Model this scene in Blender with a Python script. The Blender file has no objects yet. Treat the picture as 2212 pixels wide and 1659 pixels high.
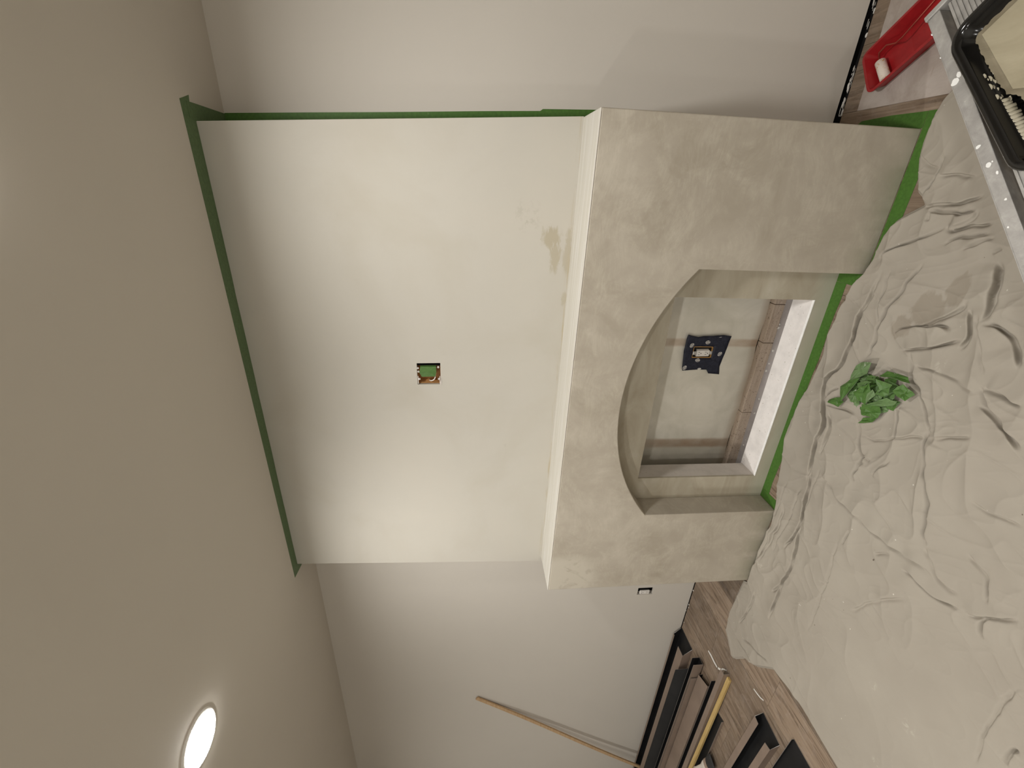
import bpy, bmesh, math, random
import numpy as np
from mathutils import Vector, Matrix, noise as mnoise

random.seed(7)
SC = bpy.context.scene
COL = SC.collection

# ------------------------------------------------------------------ camera, world, exposure
CAM_POS = Vector((1.9096, -1.5513, 1.5414))
YAW, PITCH = -0.4334, -0.1027
fwd = Vector((math.sin(YAW) * math.cos(PITCH), math.cos(YAW) * math.cos(PITCH), math.sin(PITCH)))
rgt = Vector((math.cos(YAW), -math.sin(YAW), 0.0))
upv = rgt.cross(fwd)
cam_data = bpy.data.cameras.new('camera')
cam_data.sensor_fit = 'HORIZONTAL'
cam_data.sensor_width = 36.0
cam_data.lens = 36.0 * 922.64 / 2212.0
cam_data.clip_start = 0.02
cam = bpy.data.objects.new('camera', cam_data)
COL.objects.link(cam)
# the phone was held on its side: room-up points to the left of the picture
cx, cy, cz = -upv, rgt, -fwd
M = Matrix(((cx.x, cy.x, cz.x, CAM_POS.x), (cx.y, cy.y, cz.y, CAM_POS.y), (cx.z, cy.z, cz.z, CAM_POS.z), (0, 0, 0, 1)))
cam.matrix_world = M
SC.camera = cam

world = bpy.data.worlds.new('world')
world.use_nodes = True
world.node_tree.nodes['Background'].inputs[0].default_value = (0.02, 0.02, 0.02, 1)
world.node_tree.nodes['Background'].inputs[1].default_value = 0.2
SC.world = world
SC.view_settings.view_transform = 'Standard'
SC.view_settings.look = 'None'
SC.view_settings.gamma = 1.0
SC.view_settings.use_curve_mapping = False
SC.view_settings.exposure = 0.0
try:
    SC.cycles.use_denoising = True
    SC.cycles.max_bounces = 12
    SC.cycles.diffuse_bounces = 10
    SC.cycles.sample_clamp_indirect = 6.0
except Exception:
    pass

LAMP_STRENGTH = 70.0
LAMP_WATTS = 15.5
LAMP_SPREAD = 172.0
LAMP_COLOUR = (1.0, 0.98, 0.945)
CEIL = 2.44
WALL_Y = 0.398

# ------------------------------------------------------------------ materials
def lin(r, g, b):
    def f(c):
        c /= 255.0
        return c / 12.92 if c <= 0.04045 else ((c + 0.055) / 1.055) ** 2.4
    return (f(r), f(g), f(b), 1.0)

class NT:
    """small helper around a node tree"""
    def __init__(self, name, rough=0.6, metallic=0.0, spec=0.5):
        self.m = bpy.data.materials.new(name)
        self.m.use_nodes = True
        self.t = self.m.node_tree
        self.b = self.t.nodes['Principled BSDF']
        self.b.inputs['Roughness'].default_value = rough
        self.b.inputs['Metallic'].default_value = metallic
        self.b.inputs['Specular IOR Level'].default_value = spec
        self.tc = self.t.nodes.new('ShaderNodeTexCoord')
    def n(self, kind, **kw):
        nd = self.t.nodes.new(kind)
        for k, v in kw.items():
            if k.startswith('i_'):
                key = k[2:].replace('_', ' ')
                nd.inputs[key].default_value = v
            else:
                setattr(nd, k, v)
        return nd
    def link(self, a, b):
        self.t.links.new(a, b)
    def coords(self, scale=(1, 1, 1), rot=(0, 0, 0), loc=(0, 0, 0), src='Object'):
        mp = self.n('ShaderNodeMapping')
        mp.inputs['Scale'].default_value = scale
        mp.inputs['Rotation'].default_value = rot
        mp.inputs['Location'].default_value = loc
        self.link(self.tc.outputs[src], mp.inputs['Vector'])
        return mp.outputs['Vector']
    def noise(self, vec, scale, detail=4.0, rough=0.55, dist=0.0):
        nd = self.n('ShaderNodeTexNoise')
        nd.inputs['Scale'].default_value = scale
        nd.inputs['Detail'].default_value = detail
        nd.inputs['Roughness'].default_value = rough
        nd.inputs['Distortion'].default_value = dist
        self.link(vec, nd.inputs['Vector'])
        return nd.outputs['Fac']
    def ramp(self, fac, stops):
        nd = self.n('ShaderNodeValToRGB')
        cr = nd.color_ramp
        while len(cr.elements) < len(stops):
            cr.elements.new(0.5)
        for e, (p, c) in zip(cr.elements, stops):
            e.position = p
            e.color = c if len(c) == 4 else (*c, 1)
        self.link(fac, nd.inputs['Fac'])
        return nd.outputs['Color']
    def step(self, fac, lo, hi):
        return self.ramp(fac, [(lo, (0, 0, 0, 1)), (hi, (1, 1, 1, 1))])
    def mix(self, fac, a, b, mode='MIX'):
        nd = self.n('ShaderNodeMix', data_type='RGBA', blend_type=mode)
        for sock, v in ((nd.inputs[0], fac), (nd.inputs[6], a), (nd.inputs[7], b)):
            if hasattr(v, 'links'):
                self.link(v, sock)
            else:
                sock.default_value = v
        return nd.outputs[2]
    def math(self, op, a, b=0.0):
        nd = self.n('ShaderNodeMath', operation=op)
        for sock, v in ((nd.inputs[0], a), (nd.inputs[1], b)):
            if hasattr(v, 'links'):
                self.link(v, sock)
            else:
                sock.default_value = v
        return nd.outputs[0]
    def blob(self, centre, radii, soft=0.6):
        """1 inside an ellipsoid patch of the surface, fading to 0 outside"""
        mp = self.n('ShaderNodeMapping')
        mp.inputs['Scale'].default_value = [1.0 / r for r in radii]
        mp.inputs['Location'].default_value = [-c / r for c, r in zip(centre, radii)]
        self.link(self.tc.outputs['Object'], mp.inputs['Vector'])
        ln = self.n('ShaderNodeVectorMath', operation='LENGTH')
        self.link(mp.outputs['Vector'], ln.inputs[0])
        mr = self.n('ShaderNodeMapRange')
        mr.inputs['From Min'].default_value = 1.0
        mr.inputs['From Max'].default_value = 1.0 - soft
        self.link(ln.outputs['Value'], mr.inputs['Value'])
        return mr.outputs['Result']
    def color(self, c):
        if hasattr(c, 'links'):
            self.link(c, self.b.inputs['Base Color'])
        else:
            self.b.inputs['Base Color'].default_value = c
        return self
    def bump(self, h, strength=0.2, dist=0.002):
        nd = self.n('ShaderNodeBump')
        nd.inputs['Strength'].default_value = strength
        nd.inputs['Distance'].default_value = dist
        self.link(h, nd.inputs['Height'])
        self.link(nd.outputs['Normal'], self.b.inputs['Normal'])
        return self

def simple(name, c, rough=0.6, metallic=0.0, spec=0.5, var=0.06, scale=30.0):
    k = NT(name, rough, metallic, spec)
    v = k.noise(k.coords(), scale, 3)
    d = tuple(x * (1 - var) for x in c[:3]) + (1,)
    e = tuple(min(1, x * (1 + var)) for x in c[:3]) + (1,)
    k.color(k.ramp(v, [(0.3, d), (0.7, e)]))
    return k.m

def wall_paint(name, c):
    k = NT(name, 0.75, spec=0.25)
    co = k.coords()
    v = k.noise(co, 1.6, 3)
    k.color(k.mix(v, tuple(x * 0.96 for x in c[:3]) + (1,), tuple(x * 1.04 for x in c[:3]) + (1,)))
    k.bump(k.noise(co, 260, 2), 0.12, 0.001)
    return k.m

MAT = {}
MAT['wall'] = wall_paint('wall_paint', (0.565, 0.53, 0.475, 1))
MAT['ceiling'] = wall_paint('ceiling_paint', (0.545, 0.505, 0.44, 1))
MAT['room_wall'] = wall_paint('room_wall_paint', (0.66, 0.64, 0.60, 1))

def chimney_plaster():
    k = NT('upper_limewash', 0.7, spec=0.25)
    co = k.coords()
    v = k.noise(co, 2.2, 5, 0.55, 0.6)
    base = k.ramp(v, [(0.3, (0.462, 0.432, 0.37, 1)), (0.5, (0.487, 0.461, 0.405, 1)), (0.72, (0.50, 0.47, 0.41, 1))])
    # damp brush strokes low on the right of the breast, and a few rubbed spots
    rag = k.noise(k.coords((9, 1, 26), (0, 0.5, 0)), 2.0, 6, 0.65, 0.6)
    stip = k.step(k.noise(co, 34, 4, 0.65, 0.5), 0.50, 0.60)
    mark = (0.405, 0.362, 0.275, 1)
    for c, r, amt, tex in [((0.668, 0, 0.085), (0.068, 1, 0.060), 1.0, 0), ((0.59, 0, 0.062), (0.105, 1, 0.034), 0.9, 0), ((0.60, 0, 0.014), (0.15, 1, 0.026), 0.75, 0), ((0.42, 0, 0.010), (0.05, 1, 0.02), 0.7, 0),
                           ((0.742, 0, 0.185), (0.075, 1, 0.070), 0.6, 1), ((-0.25, 0, 0.395), (0.020, 1, 0.016), 0.6, 1), ((-0.305, 0, 0.237), (0.016, 1, 0.014), 0.5, 1)]:
        bl = k.blob(c, r, 0.9)
        if tex:
            f = k.math('MULTIPLY', k.math('MULTIPLY', bl, stip), amt)
            base = k.mix(f, base, (0.37, 0.345, 0.285, 1))
        else:
            f = k.step(k.math('ADD', bl, k.math('MULTIPLY', k.math('SUBTRACT', rag, 0.5), 1.6)), 0.34, 0.62)
            f = k.math('MULTIPLY', k.math('MULTIPLY', f, k.step(bl, 0.0, 0.15)), amt)
            base = k.mix(f, base, mark)
    # ochre line of glaze left along the foot of the breast
    foot = k.noise(k.coords((3, 1, 60)), 2.0, 4)
    zf = k.blob((0, 0, 0.0), (3, 3, 0.02), 0.7)
    base = k.mix(k.math('MULTIPLY', zf, k.step(foot, 0.48, 0.66)), base, (0.44, 0.385, 0.28, 1))
    # bare primer showing along the taped top edge
    k.color(base)
    k.bump(k.noise(co, 60, 4), 0.06, 0.002)
    return k.m

def surround_plaster():
    k = NT('lower_limewash', 0.72, spec=0.25)
    co = k.coords()
    v = k.noise(co, 3.0, 6, 0.6, 1.0)
    base = k.ramp(v, [(0.28, (0.318, 0.278, 0.216, 1)), (0.5, (0.375, 0.333, 0.27, 1)), (0.75, (0.43, 0.385, 0.318, 1))])
    # swirled sponge and trowel marks: clouds of fine curved scratches
    wob = k.n('ShaderNodeTexNoise'); wob.inputs['Scale'].default_value = 4.2; wob.inputs['Detail'].default_value = 1.0
    k.link(co, wob.inputs['Vector'])
    for i, (rot, sc, amt) in enumerate([(0.5, 1.0, 0.62), (-0.8, 1.25, 0.55), (1.5, 0.8, 0.6), (2.3, 1.1, 0.5)]):
        mx = k.n('ShaderNodeVectorMath', operation='MULTIPLY_ADD')
        k.link(wob.outputs['Color'], mx.inputs[0]); mx.inputs[1].default_value = (0.22, 0.22, 0.22); k.link(co, mx.inputs[2])
        mp = k.n('ShaderNodeMapping'); mp.inputs['Rotation'].default_value = (0, rot, 0); mp.inputs['Scale'].default_value = (14 * sc, 1, 75 * sc); mp.inputs['Location'].default_value = (i * 3.3, 0, i)
        k.link(mx.outputs[0], mp.inputs['Vector'])
        hair = k.noise(mp.outputs['Vector'], 1.0, 5, 0.7, 0.3)
        cloud = k.step(k.noise(k.coords(loc=(i * 5.0, 2, i * 2.0)), 5.0, 7, 0.66, 1.3), 0.50, 0.72)
        f = k.math('MULTIPLY', k.math('MULTIPLY', k.ramp(hair, [(0.40, (0.25, 0.25, 0.25, 1)), (0.62, (1, 1, 1, 1))]), cloud), amt)
        base = k.mix(f, base, (0.51, 0.465, 0.385, 1))
    # a less covered pale corner at the upper left
    cn = k.math('MULTIPLY', k.blob((-0.98, -0.2, 1.05), (0.17, 2, 0.20), 0.35), k.step(k.noise(co, 9, 4, 0.6, 1.5), 0.38, 0.5))
    base = k.mix(k.math('MULTIPLY', cn, 0.85), base, (0.475, 0.435, 0.36, 1))
    # greenish thin glaze near the floor
    low = k.math('MULTIPLY', k.blob((0, -0.2, 0.0), (4, 3, 0.13), 0.8), k.step(k.noise(k.coords((4, 4, 1)), 3, 4), 0.35, 0.6))
    base = k.mix(k.math('MULTIPLY', low, 0.6), base, (0.27, 0.265, 0.185, 1))
    k.color(base)
    k.bump(k.noise(co, 45, 5, 0.6, 0.5), 0.08, 0.002)
    return k.m

def ledge_plaster():
    k = NT('ledge_plaster', 0.6, spec=0.3)
    s = k.noise(k.coords((1.2, 40, 1)), 2.0, 5, 0.6)
    base = k.ramp(s, [(0.38, (0.50, 0.475, 0.41, 1)), (0.54, (0.535, 0.51, 0.455, 1)), (0.68, (0.60, 0.585, 0.55, 1))])
    k.color(base)
    return k.m

MAT['chimney'] = chimney_plaster()
MAT['surround'] = surround_plaster()
MAT['ledge'] = ledge_plaster()

def recess_plaster():
    k = NT('recess_plaster', 0.7, spec=0.25)
    co = k.coords()
    v = k.noise(k.coords((1, 1, 2.5)), 4.0, 6, 0.6, 0.8)
    base = k.ramp(v, [(0.28, (0.33, 0.285, 0.21, 1)), (0.55, (0.41, 0.37, 0.29, 1)), (0.8, (0.48, 0.445, 0.37, 1))])
    low = k.blob((0, -0.1, 0.0), (4, 3, 0.10), 0.6)
    base = k.mix(k.math('MULTIPLY', low, 0.6), base, (0.40, 0.395, 0.31, 1))
    k.color(base)
    k.bump(k.noise(co, 45, 5), 0.08, 0.002)
    return k.m
MAT['recess'] = recess_plaster()

def raw_board(name, c, dirt=(0.33, 0.27, 0.21, 1)):
    k = NT(name, 0.8, spec=0.2)
    co = k.coords()
    v = k.noise(co, 14, 6, 0.65)
    base = k.ramp(v, [(0.3, tuple(x * 0.85 for x in c[:3]) + (1,)), (0.6, c)])
    sp = k.step(k.noise(co, 55, 4, 0.6), 0.66, 0.74)
    base = k.mix(k.math('MULTIPLY', sp, 0.6), base, dirt)
    k.color(base)
    return k.m
MAT['drywall'] = raw_board('raw_drywall', (0.82, 0.78, 0.75, 1))
MAT['drywall_grey'] = raw_board('dusty_drywall', (0.56, 0.515, 0.47, 1))
MAT['bead'] = simple('white_corner_bead', (0.88, 0.87, 0.85, 1), 0.5)
MAT['dusty_floor'] = raw_board('dusty_hearth', (0.40, 0.365, 0.35, 1))

def lumber():
    k = NT('framing_lumber', 0.8, spec=0.2)
    g = k.noise(k.coords((2, 20, 30)), 3, 5, 0.6)
    base = k.ramp(g, [(0.3, (0.42, 0.33, 0.25, 1)), (0.65, (0.56, 0.46, 0.37, 1))])
    nk = k.step(k.noise(k.coords((1, 1, 1)), 60, 3, 0.7, 2.0), 0.60, 0.66)
    base = k.mix(k.math('MULTIPLY', nk, 0.75), base, (0.10, 0.065, 0.045, 1))
    k.color(base)
    return k.m
MAT['lumber'] = lumber()

def membrane():
    k = NT('insulation_membrane', 0.6, spec=0.3)
    co = k.coords()
    v = k.noise(co, 5, 6, 0.6, 0.6)
    base = k.ramp(v, [(0.3, (0.60, 0.57, 0.48, 1)), (0.7, (0.76, 0.72, 0.63, 1))])
    # brown studs and plate staining the sheet where it is stapled down
    for cx_, w in ((0.165, 0.026), (-0.435, 0.036), (0.50, 0.03)):
        f = k.math('MULTIPLY', k.blob((cx_, 0, 0), (w, 5, 5), 0.45), k.ramp(k.noise(k.coords((3, 1, 2)), 4, 4), [(0.3, (0.35,) * 3), (0.7, (0.95,) * 3)]))
        base = k.mix(f, base, (0.44, 0.32, 0.225, 1))
    f = k.blob((0, 0, 0.03), (5, 5, 0.07), 0.6)
    base = k.mix(k.math('MULTIPLY', f, 0.6), base, (0.33, 0.24, 0.165, 1))
    k.color(base)
    k.bump(v, 0.4, 0.01)
    return k.m
MAT['membrane'] = membrane()

def tape_green(name='green_masking_tape', c=(0.055, 0.135, 0.020), spots=0.55):
    k = NT(name, 0.5, spec=0.35)
    co = k.coords()
    base = k.ramp(k.noise(co, 90, 3), [(0.3, tuple(x * 0.85 for x in c) + (1,)), (0.7, tuple(x * 1.15 for x in c) + (1,))])
    f = k.step(k.noise(co, 26, 5, 0.65, 0.8), 0.67, 0.72)
    base = k.mix(k.math('MULTIPLY', f, spots), base, (0.45, 0.50, 0.34, 1))
    if name == 'crumpled_green_tape':                     # some strips are bleached, some fresh
        oi = k.n('ShaderNodeObjectInfo')
        base = k.mix(k.step(oi.outputs['Random'], 0.45, 1.0), base, (0.150, 0.225, 0.105, 1))
        w = k.step(k.noise(k.coords(loc=(3, 3, 3)), 14, 6, 0.7, 1.2), 0.62, 0.68)
        base = k.mix(k.math('MULTIPLY', w, 0.75), base, (0.50, 0.52, 0.44, 1))
    k.color(base)
    return k.m
MAT['tape'] = tape_green(spots=0.25)
MAT['tape_ceiling'] = tape_green('dry_green_tape', (0.095, 0.150, 0.066), 0.0)
MAT['tape_ball'] = tape_green('crumpled_green_tape', (0.066, 0.145, 0.030), 0.5)
MAT['tape_back'] = simple('paint_smeared_tape_back', (0.17, 0.25, 0.12, 1), 0.6, var=0.5, scale=40)

def planks():
    k = NT('floor_planks', 0.5, spec=0.35)
    oi = k.n('ShaderNodeObjectInfo')
    off = k.n('ShaderNodeVectorMath', operation='ADD')
    sc = k.n('ShaderNodeVectorMath', operation='SCALE')
    k.link(oi.outputs['Location'], sc.inputs[0])
    sc.inputs['Scale'].default_value = 3.7
    mp = k.n('ShaderNodeMapping')
    mp.inputs['Scale'].default_value = (9, 1.1, 1)
    k.link(k.tc.outputs['Object'], off.inputs[0])
    k.link(sc.outputs['Vector'], off.inputs[1])
    k.link(off.outputs['Vector'], mp.inputs['Vector'])
    g = k.noise(mp.outputs['Vector'], 1.5, 8, 0.64, 1.6)
    fine = k.noise(k.coords((150, 5, 1)), 1.0, 5, 0.65)
    base = k.ramp(g, [(0.30, (0.060, 0.038, 0.025, 1)), (0.43, (0.19, 0.137, 0.097, 1)), (0.55, (0.27, 0.205, 0.15, 1)), (0.62, (0.115, 0.078, 0.053, 1)), (0.76, (0.235, 0.175, 0.125, 1))])
    base = k.mix(0.28, base, k.ramp(fine, [(0.35, (0.07, 0.048, 0.032, 1)), (0.65, (0.30, 0.235, 0.175, 1))]))
    base = k.mix(1.0, base, oi.outputs['Color'], 'MULTIPLY')
    dust = k.step(k.noise(k.coords((1, 1, 1)), 13, 8, 0.72, 0.8), 0.48, 0.70)
    base = k.mix(k.math('MULTIPLY', dust, 0.30), base, (0.36, 0.31, 0.265, 1))
    sp = k.step(k.noise(k.coords((1, 0.7, 1)), 75, 3, 0.6), 0.70, 0.75)
    base = k.mix(k.math('MULTIPLY', sp, 0.6), base, (0.50, 0.46, 0.41, 1))
    k.color(base)
    return k.m
MAT['plank'] = planks()
MAT['subfloor'] = simple('pale_bounce_subfloor', (0.55, 0.53, 0.49, 1), 0.8)  # unseen floor, made pale to bounce lamp light up

def paper():
    k = NT('dusty_paper', 0.85, spec=0.2)
    co = k.coords()
    v = k.noise(co, 7, 7, 0.68, 0.5)
    base = k.ramp(v, [(0.3, (0.33, 0.275, 0.235, 1)), (0.55, (0.44, 0.385, 0.345, 1)), (0.75, (0.50, 0.45, 0.41, 1))])
    st = k.step(k.noise(k.coords((1, 3, 1)), 9, 6, 0.7, 1.5), 0.6, 0.75)
    base = k.mix(k.math('MULTIPLY', st, 0.5), base, (0.27, 0.20, 0.15, 1))
    k.color(base)
    return k.m
MAT['paper'] = paper()

def canvas():
    k = NT('canvas_drop_cloth', 0.85, spec=0.15)
    co = k.coords()
    v = k.noise(co, 2.5, 5, 0.6)
    base = k.ramp(v, [(0.3, (0.315, 0.282, 0.235, 1)), (0.7, (0.355, 0.322, 0.270, 1))])
    # damp patch with a wicked, streaky outline
    rag = k.noise(k.coords((7, 20, 1), (0, 0, 0.62)), 1.3, 5, 0.6, 0.4)
    for c, r in (((0.32, 0.46), (0.055, 0.05)), ((0.40, 0.405), (0.075, 0.065)), ((0.475, 0.35), (0.07, 0.045))):
        bl = k.blob((c[0], c[1], 0), (r[0], r[1], 1), 0.9)
        f = k.step(k.math('ADD', bl, k.math('MULTIPLY', k.math('SUBTRACT', rag, 0.5), 1.3)), 0.22, 0.40)
        f = k.math('MULTIPLY', k.math('MULTIPLY', f, k.step(bl, 0.0, 0.10)), 0.42)
        base = k.mix(f, base, (0.20, 0.165, 0.122, 1))
    # dried paint splashes
    for c, r in [((-0.941, 0.001), (0.026, 0.016)), ((-0.931, -0.143), (0.030, 0.028)), ((-1.195, -0.129), (0.035, 0.022)), ((-1.13, -0.155), (0.03, 0.015)), ((-1.018, 0.633), (0.014, 0.026)), ((0.244, 0.293), (0.040, 0.014))]:
        b = k.blob((c[0], c[1], 0), (r[0], r[1], 1), 0.5)
        f = k.math('MULTIPLY', b, k.step(k.noise(co, 40, 6, 0.7, 0.8), 0.50, 0.60))
        base = k.mix(k.math('MULTIPLY', f, 0.6), base, (0.47, 0.435, 0.37, 1))
    sp = k.step(k.noise(co, 60, 1, 0.5), 0.80, 0.82)
    base = k.mix(k.math('MULTIPLY', sp, 0.8), base, (0.62, 0.58, 0.52, 1))
    dk = k.step(k.noise(k.coords(loc=(7, 3, 0)), 52, 1, 0.5), 0.82, 0.835)
    base = k.mix(k.math('MULTIPLY', dk, 0.8), base, (0.10, 0.075, 0.055, 1))
    k.color(base)
    wv = k.noise(k.coords((1, 1, 1)), 700, 2)
    k.bump(wv, 0.15, 0.0008)
    return k.m
MAT['canvas'] = canvas()

MAT['black'] = simple('gap_shade_black', (0.012, 0.011, 0.011, 1), 0.7, spec=0.2)  # flat black painted in for shade in gaps, slots and boxes
MAT['metal_black'] = simple('black_coated_metal', (0.009, 0.009, 0.0095, 1), 0.5, spec=0.25, var=0.3, scale=9)
MAT['metal_taupe'] = simple('taupe_coated_metal', (0.22, 0.165, 0.128, 1), 0.5, spec=0.4, var=0.1, scale=9)
MAT['metal_rim'] = simple('cut_metal_edge', (0.30, 0.28, 0.26, 1), 0.4, 0.5)
def timber(name, a, b, sc=(60, 60, 60)):
    k = NT(name, 0.6, spec=0.3)
    g = k.noise(k.coords(sc, src='Object'), 1.0, 5, 0.6, 0.4)
    k.color(k.ramp(g, [(0.3, a), (0.7, b)]))
    return k.m
MAT['pine'] = timber('raw_pine', (0.42, 0.27, 0.14, 1), (0.55, 0.38, 0.22, 1), (6, 80, 80))
MAT['yellow_pine'] = timber('yellow_pine', (0.40, 0.27, 0.095, 1), (0.60, 0.44, 0.19, 1), (4, 90, 90))
def aluminium():
    k = NT('scuffed_aluminium', 0.5, 0.35)
    co = k.coords()
    v = k.noise(co, 26, 6, 0.65, 0.6)
    base = k.ramp(v, [(0.3, (0.25, 0.237, 0.222, 1)), (0.55, (0.34, 0.325, 0.305, 1)), (0.75, (0.43, 0.415, 0.39, 1))])
    sp = k.step(k.noise(co, 110, 2, 0.5), 0.72, 0.76)
    base = k.mix(k.math('MULTIPLY', sp, 0.5), base, (0.60, 0.58, 0.54, 1))
    k.color(base)
    return k.m
MAT['aluminium'] = aluminium()
MAT['steel'] = simple('zinc_bolt', (0.60, 0.60, 0.60, 1), 0.25, 1.0)
MAT['white_drip'] = simple('dried_white_paint', (0.72, 0.71, 0.68, 1), 0.6)
MAT['red'] = simple('red_plastic', (0.315, 0.012, 0.015, 1), 0.35, spec=0.5, var=0.12)
MAT['foam'] = None
def foam():
    k = NT('foam_sleeve', 0.9, spec=0.1)
    v = k.step(k.noise(k.coords((1, 1, 1)), 55, 3, 0.6, 1.5), 0.56, 0.64)
    k.color(k.mix(v, (0.74, 0.66, 0.58, 1), (0.62, 0.36, 0.12, 1)))
    return k.m
MAT['foam'] = foam()
MAT['red_wire'] = simple('rusty_red_wire', (0.30, 0.055, 0.035, 1), 0.4, 0.3)
MAT['tray_black'] = simple('glossy_black_plastic', (0.006, 0.0055, 0.005, 1), 0.14, spec=0.5, var=0.3)
def wet_paint(name, a, b, rough=0.3):
    k = NT(name, rough, spec=0.4)
    v = k.noise(k.coords((3, 1, 1), (0, 0, 0.75)), 9, 6, 0.6, 0.6)
    k.color(k.ramp(v, [(0.3, a), (0.7, b)]))
    k.bump(v, 0.25, 0.003)
    return k.m
MAT['paint'] = wet_paint('beige_paint', (0.255, 0.222, 0.150, 1), (0.33, 0.292, 0.205, 1))
MAT['paint_dark'] = wet_paint('thin_beige_paint', (0.15, 0.125, 0.082, 1), (0.25, 0.215, 0.148, 1))
MAT['paint_cream'] = wet_paint('cream_paint', (0.30, 0.27, 0.19, 1), (0.46, 0.42, 0.325, 1), 0.5)
MAT['white_plastic'] = simple('white_device_plastic', (0.74, 0.71, 0.67, 1), 0.4)
MAT['fibre'] = simple('brown_fibre_box', (0.52, 0.27, 0.10, 1), 0.6, var=0.2)
MAT['fibre_rim'] = simple('orange_box_rim', (0.52, 0.29, 0.09, 1), 0.6)
MAT['duct'] = None
def duct():
    k = NT('navy_duct_tape', 0.45, spec=0.3)
    v = k.noise(k.coords((1, 1, 1)), 60, 5, 0.6, 1.0)
    k.color(k.ramp(v, [(0.35, (0.008, 0.010, 0.022, 1)), (0.75, (0.026, 0.029, 0.050, 1))]))
    k.bump(v, 0.3, 0.002)
    return k.m
MAT['duct'] = duct()
MAT['print_white'] = simple('print_white', (0.62, 0.60, 0.57, 1), 0.5)
MAT['white_trim'] = simple('white_lamp_trim', (0.78, 0.76, 0.72, 1), 0.5)
MAT['bristle'] = simple('black_bristle', (0.02, 0.019, 0.019, 1), 0.7, var=0.5, scale=200)
MAT['brush_white'] = simple('pale_brush_handle', (0.60, 0.54, 0.47, 1), 0.5)
MAT['ferrule'] = simple('brown_ferrule', (0.30, 0.22, 0.17, 1), 0.4)
MAT['scrap'] = simple('white_scrap', (0.68, 0.66, 0.62, 1), 0.7)

def emitter():
    m = bpy.data.materials.new('lit_lamp_lens')
    m.use_nodes = True
    t = m.node_tree
    t.nodes.clear()
    e = t.nodes.new('ShaderNodeEmission')
    e.inputs['Color'].default_value = (*LAMP_COLOUR, 1)
    e.inputs['Strength'].default_value = LAMP_STRENGTH
    o = t.nodes.new('ShaderNodeOutputMaterial')
    t.links.new(e.outputs[0], o.inputs[0])
    return m
MAT['lamp'] = emitter()

# ------------------------------------------------------------------ object helpers
ORIGIN = {}          # object name -> world position of its origin

def thing(name, loc, label, cat, group=None):
    o = bpy.data.objects.new(name, None)
    o.empty_display_size = 0.05
    o.location = loc
    COL.objects.link(o)
    ORIGIN[o.name] = Vector(loc)
    return tag(o, label, cat, group)

def tag(o, label=None, cat=None, group=None, kind=None):
    if label: o['label'] = label
    if cat: o['category'] = cat
    if group: o['group'] = group
    if kind: o['kind'] = kind
    return o

def obj(name, verts, faces, mats, parent=None, loc=None, midx=None, smooth=False):
    """verts are WORLD positions; the origin goes to the parent's origin or to loc"""
    if loc is None:
        loc = Vector((0, 0, 0)) if parent is None else ORIGIN[parent.name]
    loc = Vector(loc)
    me = bpy.data.meshes.new(name)
    me.from_pydata([tuple(Vector(v) - loc) for v in verts], [], faces)
    if not isinstance(mats, (list, tuple)):
        mats = [mats]
    for m in mats:
        me.materials.append(MAT[m])
    if midx is not None:
        me.polygons.foreach_set('material_index', midx)
    if smooth:
        me.polygons.foreach_set('use_smooth', [True] * len(me.polygons))
    me.update()
    bm = bmesh.new()
    bm.from_mesh(me)
    bmesh.ops.recalc_face_normals(bm, faces=bm.faces)
    bm.to_mesh(me)
    bm.free()
    o = bpy.data.objects.new(name, me)
    COL.objects.link(o)
    if parent is not None:
        o.parent = parent
        o.location = loc - ORIGIN[parent.name]
    else:
        o.location = loc
    ORIGIN[o.name] = loc
    return o

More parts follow.
